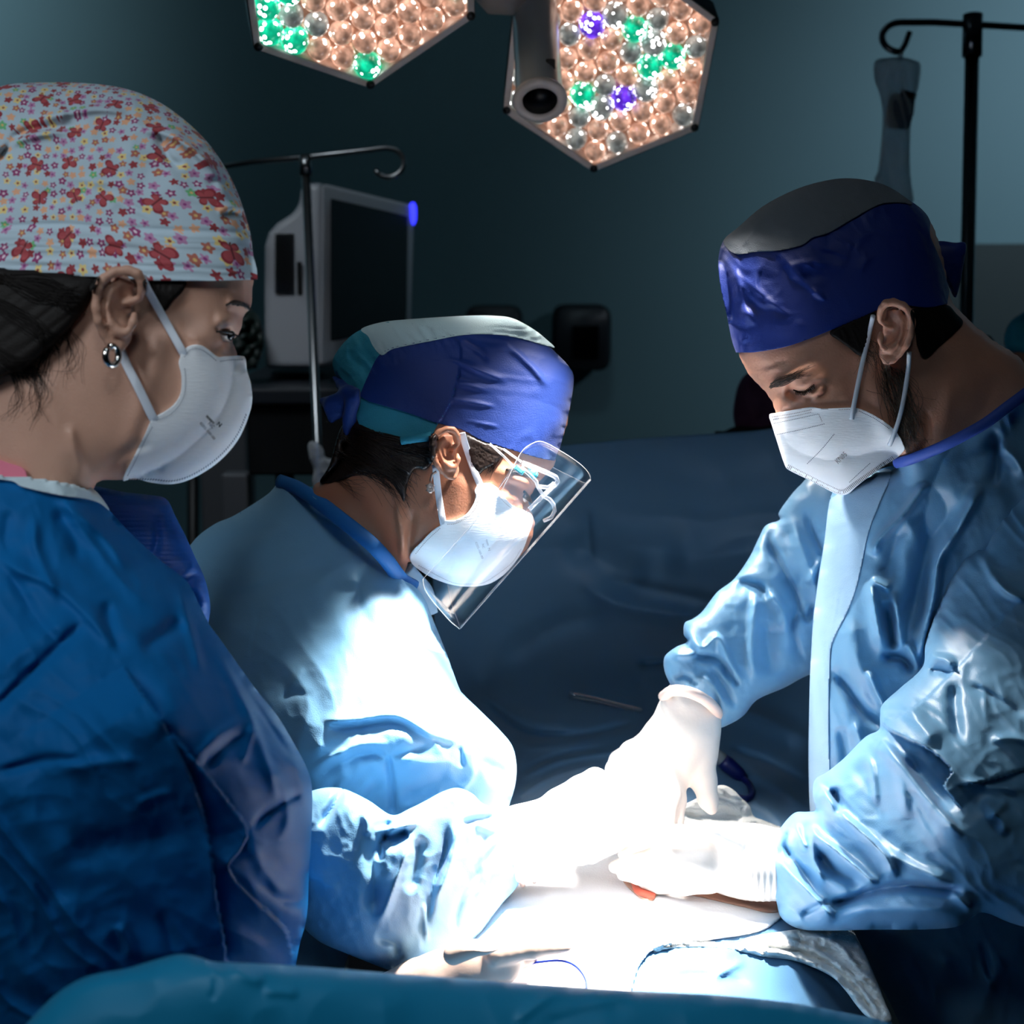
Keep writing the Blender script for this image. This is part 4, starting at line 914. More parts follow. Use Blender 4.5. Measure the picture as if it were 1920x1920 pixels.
strands(m, [[(900, 835), (925, 850), (915, 880)], [(880, 830), (900, 860), (895, 885)], [(930, 842), (935, 855), (915, 885)]], zN, 40, .00035, 8, 5, .001); m.build('temple_hair', M_hairB, hr)
# caps: teal bouffant under a blue tie cap
capo = [(674, 616), (716, 604), (774, 598), (871, 592), (929, 592), (962, 597), (1000, 617), (1030, 641), (1048, 664), (1068, 686), (1077, 709), (1072, 751), (1062, 796), (1050, 842), (1040, 866), (980, 930), (860, 930), (720, 860), (672, 800), (650, 745), (630, 705), (622, 683), (628, 662), (650, 636)]
bouf = [(677, 618), (651, 636), (630, 662), (623, 684), (634, 710), (657, 728), (672, 735), (664, 752), (672, 793), (692, 816), (719, 830), (748, 834), (790, 830), (809, 828), (815, 806), (850, 740), (860, 640), (760, 604), (716, 606)]
Fc = Field(capo, 5, 6)
bo = pillow_mb(Fc, D2, .088, trim=bouf, st=3.2, n=5, over=zNo, gap=.005, bk=.004, rel=lambda X, Y: .002*ridged(X, Y, 62, 9, 60, 2)+.0012*crumple(X, Y, 18, 3))
bo_ = clean(bo.build('bouffant', M_net, pM)); bo_['label'] = 'teal net bouffant under the blue cap'
blue = spl([(674, 742), (690, 705), (709, 668), (735, 652), (770, 644), (806, 636), (871, 625), (935, 625), (984, 634), (1022, 645), (1048, 667), (1068, 689), (1076, 709), (1071, 751), (1061, 796), (1050, 840)], 5).tolist()+[(1045, 850), (1040, 864)]+spl([(1026, 862), (1000, 856), (951, 841), (903, 826), (866, 806), (812, 791), (774, 777), (725, 762), (690, 752)], 5).tolist()
brel = relief(lambda X, Y: .0026*ridged(X, Y, 12, 15, 170, 2)*np.clip((1000-X)/200, .15, 1), *[crease(p, 6, .004, 9) for p in ([(690, 742), (760, 722), (840, 716), (930, 735)], [(690, 735), (760, 695), (840, 675), (920, 702)], [(695, 750), (780, 745), (860, 750), (960, 770)], [(760, 665), (830, 668), (900, 695), (960, 720)], [(860, 635), (900, 660), (920, 680)], [(800, 775), (880, 790), (960, 805)], [(940, 635), (1000, 690), (1030, 730)])],
    *[crease(p, 7, -.003) for p in ([(690, 742), (750, 735), (830, 732)], [(700, 720), (770, 685), (840, 660)], [(720, 755), (800, 762), (880, 775)])])
bl = pillow_mb(Fc, D2, .0905, trim=blue, st=3.2, n=1, over=lambda X, Y: np.minimum(zNo(X, Y), bo.z(X, Y)+1e3*~bo.inside(X, Y)), gap=.003, bk=.004, rel=brel)
blo = clean(bl.build('cap', M_capblue, pM)); blo['label'] = 'royal blue disposable cap tied at the back'
top = [(677, 617), (716, 604), (774, 598), (871, 592), (929, 592), (962, 597), (1000, 617), (1030, 641), (1040, 652), (1022, 648), (984, 637), (935, 628), (871, 628), (806, 640), (770, 647), (735, 655), (716, 666), (700, 650), (690, 630)]
tp = pillow_mb(Fc, D2, .092, trim=top, st=3, n=4, rel=lambda X, Y: .001*ridged(X, Y, -6, 8, 90, 3), bk=.004, over=lambda X, Y: np.minimum(bl.z(X, Y)+1e3*~bl.inside(X, Y), bo.z(X, Y)+1e3*~bo.inside(X, Y)), gap=.0015); tpo = clean(tp.build('mesh_top', M_capwhite, blo)); tpo['label'] = 'pale see-through top panel of the cap'
kn = Vol((580, 680, 700, 840), 1.38, 1.56, .0022)
kn.tube([(672, 743, 1.43, 15), (655, 740, 1.44, 16), (640, 722, 1.46, 9), (626, 708, 1.47, 5)], .004); kn.tube([(655, 742, 1.44, 17), (630, 762, 1.45, 22), (606, 752, 1.46, 9)], .004, zs=.6); kn.tube([(630, 762, 1.45, 20), (622, 785, 1.455, 10)], .004, zs=.6)
kn.tube([(660, 755, 1.43, 14), (655, 785, 1.44, 13), (648, 812, 1.45, 8)], .004, zs=.6)
kn.mesh(2).build('tie_knot', M_capblue, blo)
m = MB(); L = [(752, 833), (775, 829), (800, 826), (810, 822)]; m.tube(W(np.array([p[0] for p in L]), np.array([p[1]-6 for p in L]), np.array([float(bo.z(p[0]-1, p[1]-10))-.002 for p in L])), .0042, 8); m.build('elastic_edge', M_net, bo_)
# mask
mtM = [(890, 919), (898, 909), (916, 906), (932, 914), (945, 932), (964, 950), (984, 957), (997, 965), (999, 979), (990, 1006), (980, 1032), (961, 1061), (938, 1083), (913, 1096), (880, 1100), (845, 1096), (809, 1083), (780, 1064), (769, 1050), (771, 1036), (790, 1016), (812, 994), (829, 983), (837, 976), (854, 975), (874, 964), (887, 946), (892, 930)]
msM = [(780, 860), (950, 870), (990, 950), (998, 965), (1000, 979), (990, 1006), (980, 1032), (961, 1061), (938, 1083), (913, 1096), (880, 1101), (845, 1096), (809, 1083), (780, 1064), (740, 1040), (700, 960)]
mkM = pillow_mb(Field(msM, 5, 6), D2, .076, trim=mtM, st=3, n=6, over=zNo, gap=.0045, bk=.0015, rel=relief(crease([(955, 985), (975, 980), (998, 976)], 8, .0015), crease([(930, 1000), (955, 1000), (990, 990)], 6, -.0014), crease([(785, 1042), (800, 1046), (815, 1043)], 8, -.002), lambda X, Y: sum(.0008*np.exp(-((np.hypot(X-a, Y-b)-9)/2)**2) for a, b in ((911, 934), (838, 998)))))
zMM = mkM.z; m = mkM; stitches(m, [(902, 918), (914, 912), (929, 920), (942, 938), (962, 956)], zMM, 1, 3.4, 2, 1.2); stitches(m, [(898, 930), (893, 950), (878, 969), (856, 981), (838, 983)], zMM, 1, 3.4, 2, 1.2); stitches(m, [(826, 990), (800, 1014), (778, 1040)], zMM, 1, 3.4, 2, 1.2)
stitches(m, [(784, 1060), (845, 1091), (880, 1095), (910, 1091), (957, 1058), (978, 1028)], zMM, 1, 4, 2.6, .9); mo = clean(mkM.build('mask', [M_mask, M_printgrey], pM))
m = MB(); letters(m, 'nnm', 914, 1017, 7, 74, zMM); letters(m, 'N', 917, 1030, 7, 70, zMM); letters(m, 'NC', 906, 1024, 6, 74, zMM); letters(m, '0202-100-00', 898.5, 1032, 6, 68, zMM, sx=1.1); m.build('print', M_printgrey, mo, smooth=False)
m = MB(); ribbon(m, [(866, 812, 1.398), (876, 845, float(zN(876, 845))-.004), (890, 885, float(zN(890, 885))-.004), (905, 920, float(zMM(905, 920))+.002)], .0068); m.build('strap', M_strap, mo)
m = MB(); ribbon(m, [(816, 872, 1.402), (822, 925, float(zN(822, 925))-.004), (829, 970, float(zN(829, 970))-.004), (834, 994, float(zMM(834, 994))+.002)], .0068); m.build('strap', M_strap, mo)
m = MB()
for k in range(6):
    a = k*1.05; m.tube(W(np.array([807, 807+7*math.cos(a)]), np.array([915, 915+9*math.sin(a)]), 1.398), [.0022, .0034], 8)
m.tube(W(np.array([807, 810, 818]), np.array([903, 890, 884]), 1.40), .0012, 6); m.build('earring', mat('crystal', lin(225, 205, 195), .08, .3), pM)
# face shield
vis = root('tmp', (0, 0, 0), 'x', 'x')
topa = spl([(938, 925, 1.383), (952, 898, 1.382), (966, 868, 1.383), (979, 846, 1.385), (995, 833, 1.389), (1017, 828, 1.396), (1052, 846, 1.412), (1085, 868, 1.432), (1103, 886, 1.455), (1107, 899, 1.48), (1098, 906, 1.51), (1072, 894, 1.545), (1036, 876, 1.58)], 5)
bota = spl([(793, 1086, 1.383), (794, 1096, 1.383), (797, 1106, 1.384), (803, 1116, 1.387), (812, 1128, 1.392), (824, 1142, 1.40), (838, 1158, 1.412), (849, 1169, 1.43), (857, 1175, 1.452), (862, 1178, 1.48), (857, 1160, 1.51), (847, 1132, 1.545), (839, 1096, 1.58)], 5)
n_ = len(topa); t = np.linspace(0, 1, 26)[:, None, None]; Gd = topa[None]*(1-t)+bota[None]*t; VV = W(Gd[..., 0], Gd[..., 1], Gd[..., 2])
sh = MB().grid(VV).build('face_shield', M_visor, pM); md = sh.modifiers.new('s', 'SOLIDIFY'); md.thickness = .0005
bpy.data.objects.remove(vis)
rm = MB(); rm.tube(W(*topa.T), .0003, 6); rm.tube(W(*bota.T), .0005, 6); rm.tube(VV[:, 0], .00018, 6); rm.tube(VV[:, 45], .0011, 6); rm.tube(VV[:, -1], .0004, 6)
rm.build('rim', M_rim, sh)
m = MB(); zz = 1.392
for L in ([(918, 832), (945, 856), (968, 880)], [(944, 842), (962, 855), (978, 866)]): m.tube(W(np.array([p[0] for p in L]), np.array([p[1] for p in L]), zz), .0011, 8)
m.tube(W(np.array([980, 1000, 1025, 1042, 1046, 1040, 1018, 992]), np.array([868, 876, 886, 894, 903, 910, 930, 955]), np.array([1.39, 1.395, 1.41, 1.43, 1.44, 1.44, 1.43, 1.43])), .0022, 8)
m.tube(W(np.array([978, 995, 1005, 1008, 1018]), np.array([876, 892, 902, 912, 928]), np.array([1.39, 1.395, 1.40, 1.41, 1.43])), .0018, 8)
m.tube(W(np.array([1018, 1030, 1038, 1040, 1034, 1020]), np.array([930, 936, 946, 958, 970, 976]), np.array([1.43, 1.45, 1.46, 1.465, 1.47, 1.475])), .0020, 8)
m.tube(W(np.array([1008, 1028, 1040]), np.array([912, 914, 906]), 1.425), .004, 8, flat=(UP, .5))
gf = m.build('glasses_frame', M_clear, sh)
m = MB(); c = W(974, 881, 1.388).ravel(); ca = math.cos(R(35)); M3 = np.array([RT, FW, UP]).T@np.array([[math.cos(.9), 0, -math.sin(.9)], [0, 1, 0], [math.sin(.9), 0, math.cos(.9)]])
m.box(c, (.005, .004, .010), 0, M3); m.box(c-FW*.002, (.0035, .001, .0075), 0, M3); m.build('clip', M_clip, gf, smooth=False, bevel=.0008)
MB().lathe([(.0005, .0), (.0035, 0), (.0035, .002), (.0046, .0022), (.0046, .005), (.0005, .0055)], W(1000, 889, 1.397).ravel(), FW, 18).build('hinge', M_clip, gf)
# gown
DM = [(400, 1050, 1.58), (560, 950, 1.57), (750, 1080, 1.51), (640, 1220, 1.46), (850, 1290, 1.47), (950, 1420, 1.48), (600, 1400, 1.41), (760, 1380, 1.42), (560, 1800, 1.60), (560, 2300, 1.66), (900, 2300, 1.66)]
gM_out = [(527, 903), (560, 915), (600, 940), (645, 975), (690, 1012), (722, 1045), (752, 1084), (775, 1098), (795, 1120), (812, 1162), (836, 1222), (860, 1288), (870, 1303), (900, 1332), (938, 1370), (960, 1398), (968, 1430), (967, 1465), (958, 1500), (940, 1535), (860, 1600), (740, 1700), (650, 1800), (610, 2100), (580, 2300), (420, 2300), (380, 1800), (320, 1300), (330, 1080), (360, 1018), (400, 984), (440, 966), (500, 928)]
pk = relief(scaled(.36, crease([(395, 1124), (477, 1107), (581, 1062), (640, 1052)], 12, -.008, 24), crease([(420, 1060), (520, 1000), (600, 990)], 26, .008), crease([(380, 1050), (440, 1010), (540, 985)], 16, -.004), crease([(488, 1141), (477, 1189), (467, 1250)], 5, -.003), crease([(560, 1120), (640, 1060), (680, 1070)], 18, .006),
    crease([(600, 1352), (667, 1349), (742, 1342), (804, 1374), (862, 1394)], 12, .022, 7, .12), crease([(600, 1366), (667, 1364), (742, 1358), (800, 1390)], 14, -.02), crease([(575, 1450), (632, 1414), (684, 1394), (740, 1394)], 8, .016, 18), crease([(585, 1462), (640, 1430), (690, 1412), (728, 1416)], 12, -.016),
    crease([(728, 1412), (731, 1440), (736, 1478), (737, 1530)], 6, -.022, 10, .15), crease([(728, 1420), (770, 1408), (805, 1398)], 10, -.012), crease([(728, 1420), (700, 1416), (670, 1420)], 10, -.010), crease([(745, 1425), (800, 1432), (850, 1425)], 16, .014), crease([(745, 1490), (800, 1475), (850, 1450)], 14, -.02, 20), crease([(745, 1520), (800, 1500), (840, 1490)], 10, .012),
    crease([(862, 1396), (865, 1420), (866, 1440)], 5, -.012), crease([(884, 1396), (887, 1430), (886, 1458), (860, 1490)], 5, .014, 16, .15), crease([(880, 1400), (920, 1394), (958, 1408)], 7, .010, 12), crease([(895, 1425), (930, 1440), (952, 1455)], 12, -.008), crease([(640, 1450), (610, 1500), (590, 1560)], 8, -.014, 14), crease([(650, 1400), (640, 1440), (660, 1470)], 14, .01),
    crease([(720, 1460), (690, 1490), (640, 1530)], 10, -.01), crease([(700, 1450), (660, 1500), (620, 1560)], 14, .012), crease([(540, 1295), (555, 1270), (572, 1250)], 8, .006), crease([(520, 1310), (560, 1300), (590, 1310)], 10, -.006), crease([(668, 1060), (672, 1100), (678, 1150)], 7, -.004), crease([(780, 1180), (800, 1240), (820, 1280), (862, 1300)], 18, .006)),
    lambda X, Y: (.0018*ridged(X, Y, 60, 40, 200, 4)+.0028*crumple(X, Y, 110, 2)+.0013*crumple(X, Y, 48, 7))*np.clip((Y-900)/300, .4, 1.2))
gw2 = pillow_mb(Field([(530, 890), (600, 780), (740, 760), (830, 880), (815, 1020)]+gM_out[9:], 8, 6), DM, .13, .08, trim=gM_out, rel=pk, st=3.4, over=zNo, gap=.004, bk=.01)
arm = [(594, 1480), (640, 1478), (690, 1500), (734, 1528), (768, 1516), (800, 1500), (830, 1484), (858, 1477), (886, 1488), (905, 1506), (940, 1520), (948, 1540), (957, 1575), (968, 1620), (974, 1652), (964, 1670), (945, 1690), (925, 1716), (905, 1746), (878, 1778), (850, 1794), (810, 1808), (770, 1817), (735, 1820), (690, 1804), (640, 1784), (600, 1766), (570, 1740), (540, 1700), (540, 1560), (560, 1500)]
ar = relief(crease([(734, 1528), (722, 1562), (714, 1584), (712, 1620)], 8, -.016, 12), crease([(652, 1462), (624, 1512), (596, 1554)], 8, -.012), crease([(714, 1574), (740, 1568), (766, 1558)], 9, -.016, 16, .15), crease([(700, 1560), (745, 1552), (790, 1540)], 8, .01), crease([(775, 1558), (760, 1600), (746, 1640), (722, 1705), (702, 1742)], 9, .018, 16), crease([(690, 1570), (700, 1640), (698, 1720)], 18, -.012),
    crease([(842, 1540), (835, 1594), (816, 1650), (800, 1718), (797, 1762)], 9, -.016, 14), crease([(860, 1520), (852, 1580), (832, 1650), (806, 1700)], 14, .014), crease([(790, 1560), (780, 1620), (768, 1680)], 14, -.010), crease([(860, 1545), (905, 1535), (930, 1528)], 8, -.012), crease([(885, 1540), (920, 1556), (940, 1552)], 8, .008),
    crease([(945, 1560), (910, 1600), (900, 1640)], 8, .008), crease([(955, 1600), (920, 1640), (890, 1690)], 7, .006), crease([(930, 1580), (890, 1640), (860, 1700), (850, 1760)], 8, -.006), crease([(680, 1520), (690, 1550), (684, 1570)], 8, .008), crease([(560, 1640), (600, 1650), (640, 1680)], 20, .005), crease([(700, 1755), (740, 1770), (745, 1800)], 12, -.01), crease([(795, 1690), (797, 1730), (800, 1770)], 6, .010),
    lambda X, Y: .003*crumple(X, Y, 80, 2)+.0018*crumple(X, Y, 36, 7)+.0016*ridged(X, Y, -58, 10, 60, 5)*np.clip((X-860)/60, 0, 1))
armb = pillow_mb(Field(arm, 6, 6), [(560, 1500, 1.25), (560, 1750, 1.28), (700, 1500, 1.25), (700, 1650, 1.26), (700, 1810, 1.29), (850, 1490, 1.31), (850, 1640, 1.33), (850, 1790, 1.34), (955, 1530, 1.42), (970, 1650, 1.42)], .085, .06, rel=ar, st=3.2, mb=gw2)
zg = gw2.z
go = clean(gw2.build('gown', M_gownM, pM))
m = MB(); cl = [(524, 902, 1.545), (560, 916, 1.50), (600, 943, 1.46), (645, 978, 1.425), (690, 1014, 1.41), (722, 1047, 1.415), (752, 1086, 1.44), (775, 1100, 1.47)]; P_ = spl(cl, 6); m.tube(W(*P_.T), .0075, 10, flat=(-FW, .6)); m.build('neck_binding', M_bindM, go)
m = MB(); P_ = spl([(757, 1070, 1.50), (775, 1092, 1.51), (792, 1112, 1.52), (800, 1150, 1.53)], 5); m.tube(W(*P_.T), .012, 10, flat=(-FW, .5)); m.build('far_binding', M_placket, go)
m = MB(); P_ = spl([(535, 912, 1.54), (570, 914, 1.53), (600, 916, 1.52), (640, 926, 1.5)], 5); m.tube(W(*P_.T), .001, 6); m.build('neck_tie', M_net, go)
# gloved fist
hv = Vol((880, 1400, 1270, 1700), 1.32, 1.56, .0019)
hv.tube([(940, 1592, 1.43, 66), (985, 1580, 1.43, 68), (1040, 1562, 1.43, 64), (1085, 1548, 1.43, 62)], .01)
hv.tube([(1085, 1545, 1.43, 60), (1135, 1532, 1.43, 62)], .012, zs=.75)
hv.tube([(1120, 1500, 1.435, 40), (1180, 1490, 1.43, 30), (1206, 1520, 1.42, 27), (1200, 1565, 1.41, 26), (1165, 1588, 1.405, 20)], .006)
hv.tube([(1120, 1490, 1.46, 38), (1190, 1480, 1.46, 26), (1214, 1520, 1.455, 24), (1210, 1575, 1.45, 22), (1180, 1600, 1.445, 15)], .005)
hv.tube([(1120, 1500, 1.48, 36), (1195, 1490, 1.485, 24), (1216, 1535, 1.48, 20), (1214, 1590, 1.475, 17), (1196, 1606, 1.47, 12)], .005)
hv.tube([(1110, 1510, 1.50, 30), (1180, 1505, 1.51, 20), (1205, 1550, 1.505, 16), (1200, 1590, 1.50, 12)], .005)
hv.tube([(1050, 1510, 1.44, 34), (1090, 1482, 1.455, 27), (1116, 1462, 1.465, 21), (1134, 1466, 1.475, 15)], .006)
hv.tube([(1050, 1600, 1.42, 30), (1110, 1590, 1.40, 26), (1150, 1586, 1.395, 22)], .008)
hv.ell(1150, 1606, 1.395, 6, 40, .02, 62, .003, 'sub')
b_ = hv.mesh(2); V_ = b_.v[-1]; dv = V_-CAM; d = dv@FW; X = 960+F*(dv@RT)/d; Y = 960-F*(dv@UP)/d
mid = 1592-.32*(X-940); k = np.clip((Y-mid)/50, 0, 1)*np.clip((1130-X)/60, 0, 1); b_.v[-1] = V_-(.0022*np.sin((X+.45*Y)*.33)*k)[:, None]*(FW-UP)*.7
gl = b_.build('glove', M_glove, pM)
m = MB(); P_ = spl([(945, 1525, 1.44), (952, 1560, 1.415), (962, 1600, 1.405), (972, 1640, 1.415), (980, 1660, 1.43)], 5); m.tube(W(*P_.T), .0026, 8); P_[:, 0] += 22; P_[:, 1] -= 6; m.tube(W(*P_.T), .0018, 8); m.build('rolled_edge', M_glovecuff, gl)

# ================================================================== the man at right
D3 = 1.43
pR = root('person', (W(1800, 1300, 1.42)[0], W(1800, 1300, 1.42)[1], 0), 'man at right in a dark blue and grey cap, white mask and light blue gown', 'person', 'people round the operating table')
headR = [(1384, 640), (1387, 664), (1399, 688), (1411, 708), (1428, 726), (1443, 741), (1452, 757), (1456, 772), (1466, 830), (1500, 868), (1560, 888), (1620, 878), (1672, 856), (1690, 880), (1680, 930), (1750, 1020), (1960, 980), (1990, 800), (1930, 700), (1905, 668), (1862, 640), (1815, 602), (1780, 560), (1765, 480), (1735, 405), (1660, 360), (1560, 350), (1460, 385), (1385, 460), (1370, 560)]
v = Vol((1340, 330, 2010, 1040), 1.305, 1.56, .0018)
fr = relief(crease([(1425, 722), (1455, 718), (1500, 702), (1545, 690)], 14, .006), crease([(1395, 700), (1420, 690), (1450, 684)], 9, -.002), crease([(1440, 690), (1460, 678), (1480, 676)], 4, -.0018), crease([(1430, 698), (1450, 692), (1470, 690)], 4, .002),
    crease([(1472, 728), (1488, 736), (1500, 748)], 14, -.010), crease([(1450, 748), (1462, 758), (1470, 772)], 16, .006), crease([(1476, 732), (1500, 724), (1540, 710), (1560, 704)], 14, .006), crease([(1484, 728), (1495, 733), (1512, 733), (1526, 722)], 4, -.003),
    crease([(1518, 737), (1528, 728), (1540, 714)], 5, -.005), crease([(1515, 745), (1530, 738), (1548, 722)], 11, .007), crease([(1508, 748), (1525, 746), (1545, 738), (1558, 722)], 5, -.0045), crease([(1515, 757), (1550, 752), (1600, 735)], 20, .004), crease([(1585, 600), (1600, 680), (1590, 740)], 34, -.003),
    crease([(1640, 700), (1650, 770), (1680, 840)], 24, .004), crease([(1735, 760), (1742, 820), (1722, 870)], 8, -.005, 12), crease([(1790, 700), (1770, 800), (1740, 870)], 26, .006), crease([(1860, 690), (1850, 760), (1800, 840)], 26, -.004), crease([(1850, 650), (1895, 690), (1930, 740)], 30, .004))
v.pillow(Field(headR, 5), lambda X, Y: D3+np.clip((X-1700)/300, 0, 1)*.03, .082, rel=fr)
zRo = v.snap().zfun(9)
TR_ = ear(v, 1676, 622, 1.343, .76, 14, -1)
zR = v.zfun(D3-.04)
v.mesh(2).build('body', M_skinR, pR)
m = MB(); strands(m, [[(1444, 726), (1470, 716), (1505, 700)], [(1450, 722), (1480, 708), (1520, 692)], [(1446, 720), (1465, 710), (1490, 702)], [(1455, 724), (1475, 714), (1500, 704)]], zR, 46, .00028, 2, 3.6, .0003); m.build('eyebrow', M_browR, pR)
m = MB()
for k in range(14): x = 1492+k*2.6; y = 734-abs(k-6)*.15-max(0, k-6)*1.7; z_ = float(zR(x, y)); m.tube(W(np.array([x, x+.5, x+1.5]), np.array([y, y+5, y+8]), np.array([z_-.0005, z_-.003, z_-.004])), [.0007, .0005, .0002], 4)
P_ = np.array([(1488, 731), (1500, 735), (1514, 734), (1526, 724)], float); m.tube(W(P_[:, 0], P_[:, 1], zR(P_[:, 0], P_[:, 1])-.0004), .0009, 6); m.build('eyelashes', M_iris, pR)
hairR = [(1556, 622), (1600, 600), (1640, 585), (1638, 610), (1628, 650), (1622, 668), (1606, 664), (1592, 652), (1575, 640)]
hb = pillow_mb(hairR, lambda X, Y: zR(X, Y)-.001, .004, .002, st=3, rel=lambda X, Y: .0006*ridged(X, Y, 60, 3, 60, 1)); hr = clean(hb.build('hair', M_hair, pR))
hb2 = pillow_mb([(1708, 582), (1742, 576), (1776, 572), (1793, 588), (1806, 605), (1790, 625), (1762, 650), (1736, 672), (1722, 655), (1716, 620)], lambda X, Y: zR(X, Y)-.0005, .002, .002, st=4, rel=lambda X, Y: .0008*ridged(X, Y, 60, 4, 60, 1)); hb2.build('nape_hair', M_hair, hr)
m = MB(); strands(m, [[(1640, 660), (1655, 720), (1680, 780)], [(1660, 690), (1680, 740), (1700, 800)], [(1680, 760), (1700, 810), (1712, 850)], [(1690, 700), (1700, 760), (1716, 810)], [(1650, 720), (1670, 770), (1700, 830)], [(1700, 800), (1712, 835), (1705, 870)]], zR, 55, .00018, 9, 16, .0006, 6); m.build('beard', M_browR, hr)
m = MB(); strands(m, [[(1660, 690), (1680, 740), (1700, 800)], [(1680, 760), (1700, 810), (1712, 850)], [(1610, 640), (1622, 655), (1628, 670)], [(1690, 700), (1705, 760), (1716, 820)]], zR, 150, .00022, 12, 14, .0012, 7); m.build('grey_beard_hairs', M_greyhair, hr)
# cap
capR = [(1357, 450), (1383, 427), (1430, 387), (1487, 357), (1537, 341), (1587, 334), (1637, 340), (1670, 352), (1703, 374), (1727, 391), (1743, 412), (1744, 440), (1753, 463), (1768, 500), (1780, 545), (1800, 640), (1700, 760), (1540, 740), (1400, 700), (1380, 662), (1372, 637), (1362, 587), (1351, 537), (1347, 487)]
trR = spl([(1380, 661), (1372, 637), (1362, 587), (1351, 537), (1347, 487), (1357, 450), (1383, 427), (1430, 387), (1487, 357), (1537, 341), (1587, 334), (1637, 340), (1670, 352), (1703, 374), (1727, 391), (1743, 412), (1744, 440), (1753, 463), (1768, 500), (1780, 545)], 5).tolist()+spl([(1776, 570), (1740, 577), (1703, 573), (1670, 572), (1637, 585), (1600, 602), (1553, 621), (1510, 638), (1470, 651), (1420, 660), (1395, 661)], 5).tolist()
Fr = Field(capR, 5, 6)
rr = relief(lambda X, Y: .0024*crumple(X, Y, 70, 3)+.0011*crumple(X, Y, 30, 8)+.0009*ridged(X, Y, 35, 14, 80, 2), *[crease(p, 6, .0028, 14) for p in ([(1460, 470), (1500, 520), (1560, 570)], [(1430, 480), (1420, 540), (1480, 590), (1510, 600)], [(1520, 540), (1545, 560), (1560, 575)], [(1470, 500), (1520, 490), (1560, 500)], [(1380, 480), (1390, 560), (1420, 620)])], *[crease(p, 9, -.003) for p in ([(1465, 490), (1480, 540), (1540, 575)], [(1400, 560), (1450, 600), (1500, 600)])],
    crease([(1385, 648), (1470, 625), (1540, 600), (1620, 565), (1700, 540)], 5, -.002, 5, .05), crease([(1400, 655), (1480, 638), (1560, 610), (1630, 582)], 4, .0015, 4, .05))
cb = pillow_mb(Fr, lambda X, Y: D3+np.clip((X-1700)/300, 0, 1)*.03, .092, trim=trR, st=3.2, n=1, over=zRo, gap=.003, bk=.004, rel=rr); co = clean(cb.build('cap', M_capblue2, pR)); co['label'] = 'dark blue disposable cap'
gt = [(1357, 450), (1383, 427), (1430, 387), (1487, 357), (1537, 341), (1587, 334), (1637, 340), (1670, 352), (1703, 374), (1710, 384), (1690, 380), (1660, 381), (1637, 389), (1603, 408), (1553, 437), (1525, 445), (1503, 460), (1460, 470), (1420, 472), (1383, 477), (1364, 466)]
gtb = pillow_mb(Fr, lambda X, Y: D3+np.clip((X-1700)/300, 0, 1)*.03, .094, trim=gt, st=3, n=4, bk=.004, over=cb.z, gap=.002, rel=relief(lambda X, Y: .0014*ridged(X, Y, -40, 14, 90, 3), *[crease(p, 7, .003) for p in ([(1390, 470), (1420, 420), (1480, 375)], [(1440, 465), (1480, 410), (1560, 372)], [(1530, 400), (1580, 365), (1640, 360)])])); gto = clean(gtb.build('mesh_top', M_capgrey, co)); gto['label'] = 'grey see-through top panel of the cap'
tl = pillow_mb([(1735, 462), (1760, 452), (1790, 455), (1811, 457), (1806, 500), (1796, 548), (1788, 556), (1770, 520), (1750, 500)], 1.48, .012, st=3, rel=lambda X, Y: .0018*crumple(X, Y, 30, 3)); tl.build('tie', M_capblue2, co)
# mask
mtR = [(1442, 778), (1456, 774), (1490, 768), (1521, 763), (1539, 766), (1570, 765), (1596, 764), (1614, 767), (1638, 778), (1666, 796), (1684, 814), (1694, 834), (1696, 843), (1681, 859), (1656, 874), (1626, 896), (1604, 914), (1590, 926), (1573, 928), (1551, 918), (1521, 902), (1480, 882), (1471, 871), (1460, 838), (1448, 800)]
msR = [(1442, 778), (1450, 740), (1560, 690), (1760, 700), (1800, 800), (1740, 900), (1640, 930), (1590, 927), (1573, 929), (1551, 919), (1521, 903), (1480, 883), (1470, 871), (1459, 838), (1447, 800)]
mr = relief(crease([(1450, 790), (1490, 780), (1540, 772)], 4, -.001, 4, .05), crease([(1458, 815), (1500, 806), (1545, 796)], 12, .0016, 12, .05), crease([(1540, 775), (1560, 800), (1595, 810)], 12, -.002), crease([(1590, 800), (1588, 840), (1570, 890)], 16, .002), crease([(1570, 792), (1576, 796)], 3, 0),
    lambda X, Y: -.0016*np.exp(-(np.hypot(X-1590, Y-788)/6)**2)-.0016*np.exp(-(np.hypot(X-1661, Y-832)/6)**2))
mkR = pillow_mb(Field(msR, 5, 4), D3, .088, trim=mtR, st=2.8, n=3, over=zRo, gap=.0045, bk=.0015, rel=mr); zK = mkR.z; m = mkR
for L, k in (([(1447, 782), (1490, 775), (1522, 768)], 0), ([(1449, 787), (1490, 780), (1522, 773)], 0), ([(1450, 794), (1490, 786), (1535, 776)], 1), ([(1456, 815), (1500, 806), (1545, 795)], 1), ([(1513, 870), (1540, 843), (1565, 813)], 1), ([(1592, 905), (1610, 888), (1632, 868)], 1), ([(1610, 770), (1640, 785), (1668, 804)], 1), ([(1572, 768), (1596, 768)], 0), ([(1535, 776), (1542, 792)], 0)):
    stitches(m, L, zK, k+1, 3.2, 2, 1.3)
stitches(m, [(1476, 874), (1515, 894), (1555, 914), (1580, 922), (1605, 906), (1640, 882), (1676, 858)], zK, 1, 3.2, 8, 1.4, .0009, 88); mo = clean(mkR.build('mask', [M_mask, M_printgrey, M_seam], pR))
m = MB(); letters(m, 'KN95', 1577.5, 858.5, 14.5, -44, zK, sx=.72); m.build('print', M_printgrey, mo, smooth=False)
